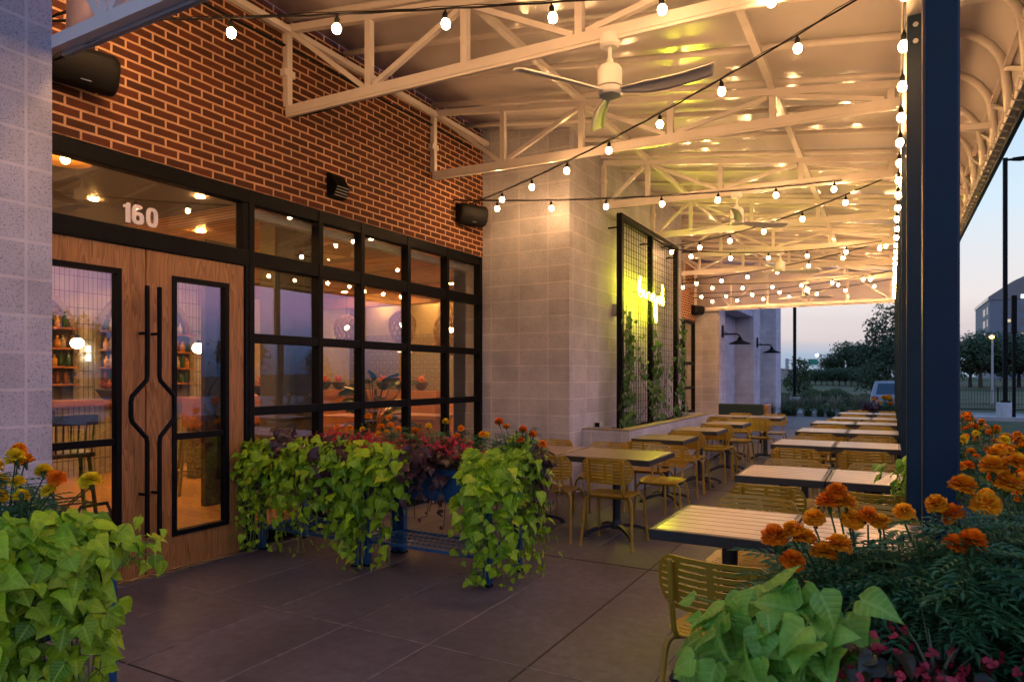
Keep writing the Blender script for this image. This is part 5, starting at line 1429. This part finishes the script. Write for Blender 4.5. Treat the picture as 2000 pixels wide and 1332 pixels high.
def tree(name, loc, cm, tm, label, group, s=1, rz=0):
    t = thing(name, loc, label, 'tree', group, rz)
    for nm, me in (('trunk', tm), ('crown', cm)):
        o = bpy.data.objects.new(nm, me); C.objects.link(o); o.parent = t; o.scale = (s, s, s)
    return t
def blob(seed, w, h0, h1, n):
    r = random.Random(seed); out = []
    for i in range(n):
        a = r.uniform(0, 6.28); q = r.uniform(.15, 1); z = h0 + (h1 - h0) * r.uniform(.2, .9); taper = 1 - .55 * ((z - h0) / (h1 - h0)) ** 2
        rr = w * r.uniform(.22, .4); out.append(((w * .7 * q * taper * math.cos(a), w * .7 * q * taper * math.sin(a), z), (rr, rr, rr * .75)))
    out.append(((0, 0, (h0 + h1) * .55), (w * .55, w * .55, (h1 - h0) * .4))); return out
def limbs(seed, w, h0, h1): r = random.Random(seed); return [(w * .6 * math.cos(a), w * .6 * math.sin(a), h0 + (h1 - h0) * r.uniform(.3, .75)) for a in [i * 1.05 + r.uniform(-.3, .3) for i in range(6)]]
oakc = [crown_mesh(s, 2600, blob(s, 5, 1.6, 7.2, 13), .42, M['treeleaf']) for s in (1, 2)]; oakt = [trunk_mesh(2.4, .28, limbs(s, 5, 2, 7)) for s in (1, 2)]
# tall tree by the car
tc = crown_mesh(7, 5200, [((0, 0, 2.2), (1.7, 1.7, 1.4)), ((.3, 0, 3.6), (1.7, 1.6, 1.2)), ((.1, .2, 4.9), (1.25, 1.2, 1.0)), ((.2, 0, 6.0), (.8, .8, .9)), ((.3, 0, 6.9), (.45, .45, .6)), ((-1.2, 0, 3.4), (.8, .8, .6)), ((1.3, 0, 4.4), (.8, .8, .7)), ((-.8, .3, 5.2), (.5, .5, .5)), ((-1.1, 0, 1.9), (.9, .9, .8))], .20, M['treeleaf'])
p = at(1733, 760, 52)
tree('shade_tree', (p.x, 52, gh(p.x, 52)), tc, trunk_mesh(2.0, .14, limbs(9, 1.6, 2, 6)), 'tall slender tree behind the parked car', 'trees beyond the road', 1.08)
# row of low oaks across the lawn
cnt = 0
for px, Y, s, k in ((1580, 130, .36, 0), (1592, 127, .40, 1), (1604, 129, .38, 0), (1615, 126, .42, 1), (1627, 128, .40, 0), (1639, 126, .43, 1), (1651, 127, .41, 0), (1663, 125, .44, 1), (1676, 127, .42, 0), (1690, 124, .46, 1), (1706, 125, .5, 0), (1622, 152, .78, 1), (1652, 150, 1.10, 1), (1682, 151, 1.0, 0), (1725, 150, 1.1, 1), (1755, 146, 1.05, 0)):
    p = at(px, 745, Y); cnt += 1
    tree('oak_tree', (p.x, Y, gh(p.x, Y) - .1), oakc[k], oakt[k], ('low round oak in the row across the dry lawn', 'taller oak standing behind the row across the dry lawn')[Y > 140], 'oaks across the lawn', s, rnd.uniform(0, 6))
sm = crown_mesh(13, 1500, [((0, 0, 1.6), (.95, .95, .9)), ((.1, 0, 2.5), (.7, .7, .7)), ((0, 0, 3.2), (.4, .4, .5)), ((-.6, 0, 1.9), (.5, .5, .4))], .2, M['treeleaf2'])
p = at(1560, 770, 58); tree('young_tree', (p.x, 58, gh(p.x, 58)), sm, trunk_mesh(1.2, .06, limbs(4, .7, 1, 3)), 'small young tree behind the light pole', 'trees beyond the road')
# trees in front of the office block and across the car park (also mirrored in the windows)
for px, Y, s, k in ((1895, 120, 1.0, 0), (1915, 118, 1.15, 1), (1938, 124, 1.0, 0), (1962, 120, 1.05, 1), (1990, 122, 1.1, 0), (2015, 118, 1.0, 1), (2045, 120, 1.1, 0)):
    p = at(px, 745, Y); tree('oak_tree', (p.x, Y, gh(p.x, Y) - .2), oakc[k], oakt[k], 'dark oak in the row before the glass office block', 'oaks before the office block', s, rnd.uniform(0, 6))
for i in range(13):
    x = 62 + rnd.uniform(-6, 10); y = -18 + i * 7.5
    tree('oak_tree', (x, y, gh(x, y) - .2), oakc[i % 2], oakt[i % 2], 'oak across the car park, mirrored in the windows', 'oaks across the car park', rnd.uniform(.8, 1.15), rnd.uniform(0, 6))
# shrubs and ornamental grasses
def tuft_mesh(seed, n, h, w, mat):
    r = random.Random(seed); b = MB(); b.hasattr = True
    for i in range(n):
        a = r.uniform(0, 6.28); lean = r.uniform(.15, .9); hh = h * r.uniform(.6, 1.1); dr = Vector((math.cos(a), math.sin(a), 0)); sd = Vector((-math.sin(a), math.cos(a), 0)) * .012 * (h / .6); tn = r.random(); o = dr * r.uniform(0, w * .25); pr = None
        for k in range(4):
            u = k / 3; p = o + dr * (w * lean * u ** 1.5) + Vector((0, 0, hh * (u - .35 * lean * u * u))); f = 1 - u * .9
            row = (b.addv(p - sd * f, (0, u, tn)), b.addv(p + sd * f, (0, u, tn)))
            if pr: b.face((pr[0], pr[1], row[1], row[0]))
            pr = row
    return b.mesh('blades', mat)
tg = [tuft_mesh(s, 150, .62, .5, M['greengrass']) for s in (1, 2)]; td = [tuft_mesh(s, 220, 1.15, .9, M['drygrass']) for s in (3, 4)]
for i in range(13):
    x = -5.3 + i * .42 + rnd.uniform(-.1, .1); y = 27.6 + rnd.uniform(-.15, .5)
    o = bpy.data.objects.new('strap_grass', tg[i % 2]); C.objects.link(o); o.location = (x, y, gh(x, y)); o.rotation_euler = (0, 0, rnd.uniform(0, 6)); tag(o, 'green strap grass clump in the bed at the end of the patio', 'grass clump', 'strap grass clumps at the patio end')
for i in range(15):
    x = -13.5 + i * 1.05 + rnd.uniform(-.2, .2); y = 46 + rnd.uniform(-.5, .8)
    o = bpy.data.objects.new('fountain_grass', td[i % 2]); C.objects.link(o); o.location = (x, y, gh(x, y)); o.rotation_euler = (0, 0, rnd.uniform(0, 6)); tag(o, 'pale fountain grass clump in front of the hedge across the road', 'grass clump', 'fountain grass clumps by the hedge')
b = MB(); b.hasattr = True; r = random.Random(5)
for i in range(9000):
    x = r.uniform(-17, 3.0); u = r.random(); y = 48.5 + r.uniform(-.9, .9); top = 1.05 + .18 * math.sin(x * 1.3) + .12 * math.sin(x * 3.7); z = gh(x, 48) + top * (u ** .5); tn = r.random()
    p = Vector((x, y, z)); X_, Y_, n_ = frame(Vector((0, -1, .6)) + rv(r, .9), rv(r)); s = r.uniform(.06, .13)
    b.face([b.addv(p - Y_ * s, (0, 0, tn)), b.addv(p + X_ * s * .6, (0, .5, tn)), b.addv(p + Y_ * s, (0, 1, tn)), b.addv(p - X_ * s * .6, (0, .5, tn))])
tag(b.build('hedge', M['treeleaf2']), 'long low dark hedge between the road and the dry lawn', 'hedge')
b = MB(); b.grid([[(x, y, gh(x, y) + .06) for y in (52, 60, 70, 80, 95, 110, 130, 150)] for x in (-60, -30, -10, 0, 10, 30, 60)]); tag(b.build('dry_lawn', M['lawn'], smooth=True), kind='structure')
# light poles
M['polebase'] = plain('pole_base_concrete', (.42, .43, .46), .8)
def light_pole(px, Y, H, label, head=True, r=.07, base=.62):
    p = at(px, 760, Y); x = p.x; z0 = gh(x, Y); t = thing('light_pole', (x, Y, z0), label, 'light pole')
    b = MB(); b.lathe([(.30, 0), (.30, base), (.27, base + .02)], 18, (x, Y, z0)); b.build('concrete_base', M['polebase'], t, 'auto')
    b = MB(); b.box(x - .15, x + .15, Y - .15, Y + .15, z0 + base + .021, z0 + base + .10); b.box(x - r, x + r, Y - r, Y + r, z0 + base + .101, z0 + H); b.build('pole', M['black'], t)
    if head:
        b = MB(); b.box(x + r, x + r + .14, Y - .03, Y + .03, z0 + H - .12, z0 + H - .04); b.prism([(.14, -.10), (.42, -.15), (.62, -.13), (.75, -.10), (.62, -.06), (.42, -.04), (.14, -.05)], lambda a, c, k: (x + r + a, Y - .16 + k, z0 + H + c), .32); b.build('lamp_head', M['black'], t)
    return t
light_pole(1552, 46, 11.5, 'tall dark light pole on a round concrete base across the road', True, .09, .78)
light_pole(1963, 33, 10.35, 'tall dark parking lot light pole with a flat lamp head, beyond the marigolds', True, .075, .7)
p = at(1980, 760, 30); t = thing('sign_post', (p.x, 30, gh(p.x, 30)), 'short dark post with a thick upper sleeve beside the parking light pole', 'post')
z0 = gh(p.x, 30); b = MB(); b.box(p.x - .05, p.x + .05, 29.95, 30.05, z0, 3.2); b.build('post', M['black'], t)
b = MB(); b.box(p.x - .08, p.x + .08, 29.9, 30.1, 3.0, 4.35); b.build('sleeve', M['black'], t)
p = at(1938, 760, 60); z0 = gh(p.x, 60); t = thing('street_lamp', (p.x, 60, z0), 'pale street lamp with amber light in front of the office block', 'street lamp')
b = MB(); b.tube([(p.x, 60, z0), (p.x, 60, 4.1)], .09, 8, True, .06); b.build('pole', M['grey'], t)
b = MB(); b.sphere((p.x - .05, 59.9, 4.3), .16, 12, 8, .7); b.build('lamp', M['amber'], t, True)
b = MB(); b.lathe([(.2, .08), (.05, .16)], 10, (p.x, 60, 4.35)); b.build('hood', M['grey'], t)
# fence
p0 = at(1885, 770, 55); t = thing('iron_fence', (p0.x, 55, gh(p0.x, 55)), 'dark iron picket fence beyond the marigolds before the trees', 'fence')
b = MB()
x = p0.x - 3
while x < p0.x + 14:
    b.bar((x, 55, gh(x, 55)), (x, 55, gh(x, 55) + 1.25), .02); x += .16
for z in (.25, 1.15): b.bar((p0.x - 3, 55, gh(p0.x, 55) + z), (p0.x + 14, 55, gh(p0.x, 55) + z), .03)
x = p0.x - 3
while x < p0.x + 14: b.bar((x, 55, gh(x, 55)), (x, 55, gh(x, 55) + 1.35), .08); x += 2.4
b.build('pickets', M['black'], t)
# office block
M['officewall'] = plain('office_panel', (.16, .18, .24), .6, var=.06, scale=.3); M['officeglass'] = plain('office_glass', (.05, .085, .14), .12, 0, .7, .2, .2)
pa = at(1932, 700, 260); x0 = pa.x; zt = at(1932, 580, 260).z
t = thing('office_building', (x0 + 25, 260, 0), 'blue glass office block with a sloped roof and glowing roof sign', 'building')
b = MB(); b.box(x0, x0 + 60, 260, 300, 0, zt - 1.0); b.build('walls', M['officewall'], t)
b = MB(); b.prism([(-.3, zt - 1), (60.3, zt - 1), (60.3, zt + 6), (9, zt + 6), (6, zt + 4.5), (-.3, zt)], lambda a, c, k: (x0 + a, 259.7 + k, c), 40.6); b.build('roof', M['officeglass'], t)
rr = random.Random(3)
for fl in range(8):
    zz_ = zt - 5.2 - fl * 3.9
    if zz_ < 2: break
    f = MB(); lit = MB(); nl = 0
    for c in range(12):
        xx = x0 + 3.2 + c * 4.6
        f.box(xx, xx + 3.6, 259.93, 259.999, zz_, zz_ + 2.3)
        for q in range(3):
            if rr.random() < .16: lit.box(xx + .3 + q * 1.1, xx + 1.2 + q * 1.1, 259.88, 259.929, zz_ + 1.0, zz_ + 1.9); nl += 1
    w = f.build('window_band', M['officeglass'], t)
    if nl: lit.build('lit_window', M['officewin'], w)
    for (ya, yb) in ((263, 266), (270, 276)):
        s = MB(); s.box(x0 - .07, x0 - .001, ya, yb, zz_, zz_ + 2.3); s.build('side_window', M['officeglass'], t)
b = MB(); xx = x0 + 8
for i in range(16):
    w = rr.uniform(.9, 1.9); h = rr.uniform(.9, 1.5); b.box(xx, xx + w * .75, 259.5, 259.69, zt - .9 + .02 * i, zt - .9 + h + .02 * i); xx += w
b.build('roof_sign_letters', M['signglow'], t)
# highway: overpass wall, gantry with green signs, lamp
M['pinkwall'] = plain('pinkish_concrete', (.34, .29, .30), .85, var=.08, scale=.3); M['signgreen'] = plain('sign_green', (.0, .15, .13), .5)
pa, pb = at(1480, 740, 190), at(1575, 740, 190)
t = thing('highway_overpass', (pb.x, 190, 0), 'pinkish concrete highway ramp beyond the lawn', 'overpass')
b = MB(); q = [(pa.x - 60, 0), (pb.x + 14, 0), (pb.x + 14, .9), (pb.x, at(1575, 726, 190).z), (pa.x, at(1500, 717, 190).z), (pa.x - 60, 4.5)]
b.prism(q, lambda a, c, k: (a, 190 + k, c), 9); b.build('ramp_wall', M['pinkwall'], t)
b = MB(); b.bar((pa.x - 60, 189.9, 4.6), (pa.x, 189.9, at(1500, 716, 190).z), .3); b.bar((pa.x, 189.9, at(1500, 716, 190).z), (pb.x, 189.9, at(1575, 725, 190).z), .3); b.build('parapet', M['pinkwall'], t)
t = thing('highway_gantry', (at(1537, 720, 205).x, 205, 0), 'highway sign gantry with two green signs beyond the trees', 'road sign')
b = MB(); xa, xb = at(1537, 706, 205).x, at(1655, 706, 205).x; za, zb_ = at(1537, 703, 205).z, at(1537, 709, 205).z
b.bar((xa, 205, za), (xb, 205, za), .16); b.bar((xa, 205, zb_), (xb, 205, zb_), .16)
n = 18
for i in range(n): xA, xB = xa + (xb - xa) * i / n, xa + (xb - xa) * (i + 1) / n; b.bar((xA, 205, za if i % 2 else zb_), (xB, 205, zb_ if i % 2 else za), .1)
b.bar((xa, 205, 0), (xa, 205, za + .4), .8); b.bar((xb, 205, 0), (xb, 205, za), .4); b.build('truss', M['grey'], t)
for (u0, v0, u1, v1) in ((1564, 704, 1576, 711.5), (1578, 701, 1597.5, 713)):
    A_, B_ = at(u0, v0, 204.6), at(u1, v1, 204.6); b = MB(); b.box(A_.x, B_.x, 204.6, 204.75, B_.z, A_.z); o = b.build('sign_panel', M['signgreen'], t)
    f = MB(); 
    for (e0, e1, g0, g1) in ((A_.x, B_.x, A_.z - .1, A_.z), (A_.x, B_.x, B_.z, B_.z + .1), (A_.x, A_.x + .1, B_.z + .1, A_.z - .1), (B_.x - .1, B_.x, B_.z + .1, A_.z - .1)): f.box(e0, e1, 204.56, 204.599, g0, g1)
    f.build('border', M['grey'], o)
p = at(1597, 694, 205); t = thing('highway_lamp', (p.x + 2, 203, 0), 'lit highway lamp above the green signs', 'street lamp')
b = MB(); b.tube([(p.x + 2.6, 203, 0), (p.x + 2.6, 203, p.z - .8), (p.x + 1.6, 203, p.z - .05), (p.x + .3, 203, p.z + .1)], .1, 6); b.build('pole', M['grey'], t)
b = MB(); b.sphere((p.x, 203, p.z), .42, 10, 8, .8); b.build('lamp', M['streetlamp'], t, True)
# parked car seen from behind
M['carpaint'] = plain('silver_car_paint', (.26, .30, .36), .22, .3, .6, .03, 3); M['carglass'] = plain('car_glass', (.03, .05, .08), .05, 0, .8, .05, 3); M['tail'] = plain('tail_light', (.30, .02, .02), .2); M['tyre'] = plain('tyre', (.02, .02, .02), .8)
cy = 37.0; cx = at(1700, 780, cy).x + .92; cz = gh(cx, cy) + .03
t = thing('parked_car', (cx, cy + 2, cz), 'silver car parked beyond the patio, seen from behind', 'car')
def carsec(y):   # half profile of the body section: (half width, z) at rear y
    return y
b = MB(); P = []
body = [(0, .55), (.05, .35), (.35, .28), (4.2, .28), (4.55, .40), (4.6, .7), (4.4, .95), (3.5, 1.05), (2.75, 1.62), (1.6, 1.72), (.55, 1.68), (.12, 1.08), (0, .95)]
lay = [(-.92, .93, 0), (-.90, 1, .0), (-.6, 1.0, .02), (0, 1.0, .03), (.6, 1.0, .02), (.90, 1, 0), (.92, .93, 0)]
rows = []
for (xx, sc, up) in lay:
    row = []
    for (y, z) in body:
        inset = .16 * max(0, z - .98) / .7 if abs(xx) > .5 else .10 * max(0, z - .98) / .7
        row.append(b.addv((cx + xx * (1 - inset), cy + 2.3 + (y - 2.3) * (.985 if abs(xx) > .91 else 1), cz + .9 + (z - .9) * sc + up)))
    rows.append(row)
n = len(body)
for r0, r1 in zip(rows, rows[1:]):
    for k in range(n): b.face((r0[k], r0[(k + 1) % n], r1[(k + 1) % n], r1[k]))
b.face(rows[0][::-1]); b.face(rows[-1]); b.build('body', M['carpaint'], t, 'auto')
b = MB(); b.hexa([(cx - .68, cy + .10, cz + 1.12), (cx + .68, cy + .10, cz + 1.12), (cx + .60, cy + .46, cz + 1.62), (cx - .60, cy + .46, cz + 1.62), (cx - .68, cy + .16, cz + 1.12), (cx + .68, cy + .16, cz + 1.12), (cx + .60, cy + .52, cz + 1.62), (cx - .60, cy + .52, cz + 1.62)]); b.build('rear_window', M['carglass'], t)
for s in (-1, 1):
    b = MB(); b.bevbox(cx + s * .74 - .15, cx + s * .74 + .15, cy - .03, cy + .12, cz + .86, cz + 1.0, .02); b.build('tail_light', M['tail'], t)
    b = MB(); b.hexa([(cx + s * .93, cy + .75, cz + 1.08), (cx + s * .93, cy + 3.0, cz + 1.08), (cx + s * .80, cy + 2.5, cz + 1.58), (cx + s * .80, cy + .85, cz + 1.58), (cx + s * .88, cy + .75, cz + 1.08), (cx + s * .88, cy + 3.0, cz + 1.08), (cx + s * .75, cy + 2.5, cz + 1.58), (cx + s * .75, cy + .85, cz + 1.58)]); b.build('side_window', M['carglass'], t)
    b = MB(); b.bevbox(cx + s * 1.02 - .09, cx + s * 1.02 + .09, cy + 2.75, cy + 2.9, cz + 1.02, cz + 1.18, .03); b.build('wing_mirror', M['carpaint'], t)
    for yw in (.95, 3.7):
        b = MB(); b.lathe([(.20, -.10), (.33, -.11), (.34, -.05), (.34, .05), (.33, .11), (.20, .10)], 20, (cx + s * .82, cy + yw, cz + .34), Matrix.Rotation(R(90), 3, 'Y')); w = b.build('wheel', M['tyre'], t, 'auto')
        b = MB(); b.lathe([(.19, -.112), (.19, .112)], 16, (cx + s * .82, cy + yw, cz + .34), Matrix.Rotation(R(90), 3, 'Y')); b.build('rim', M['steel'], w)
b = MB(); b.bevbox(cx - .86, cx + .86, cy - .06, cy + .12, cz + .36, cz + .56, .03); b.build('bumper', M['blackp'], t)
b = MB(); b.box(cx - .26, cx + .26, cy - .012, cy + .01, cz + .68, cz + .80); b.build('number_plate', M['whitep'], t)
# flower pot near the far end
t = thing('flower_urn', (-.12, 25.2, 0), 'dark pot of mixed orange and yellow flowers at the far end of the patio', 'planter')
b = MB(); b.lathe([(.22, 0), (.32, .15), (.36, .30), (.33, .31)], 18, (-.12, 25.2, 0)); b.build('pot', M['bowl'], t, True)
marigold((-.08, 25.2, .26), .50, .45, .52, 240, .16, {'orange': 22, 'yellow': 16, 'redorange': 8}, 'mixed orange and yellow flowers in the dark pot at the far patio end', None, 300, 1.7)
cascade((-.45, 25.1, .32), (-.7, -.7, 0), .5, .25, 10, .14, M['purple'], 'purple leaved vine spilling from the far pot', GP, 301, .3)
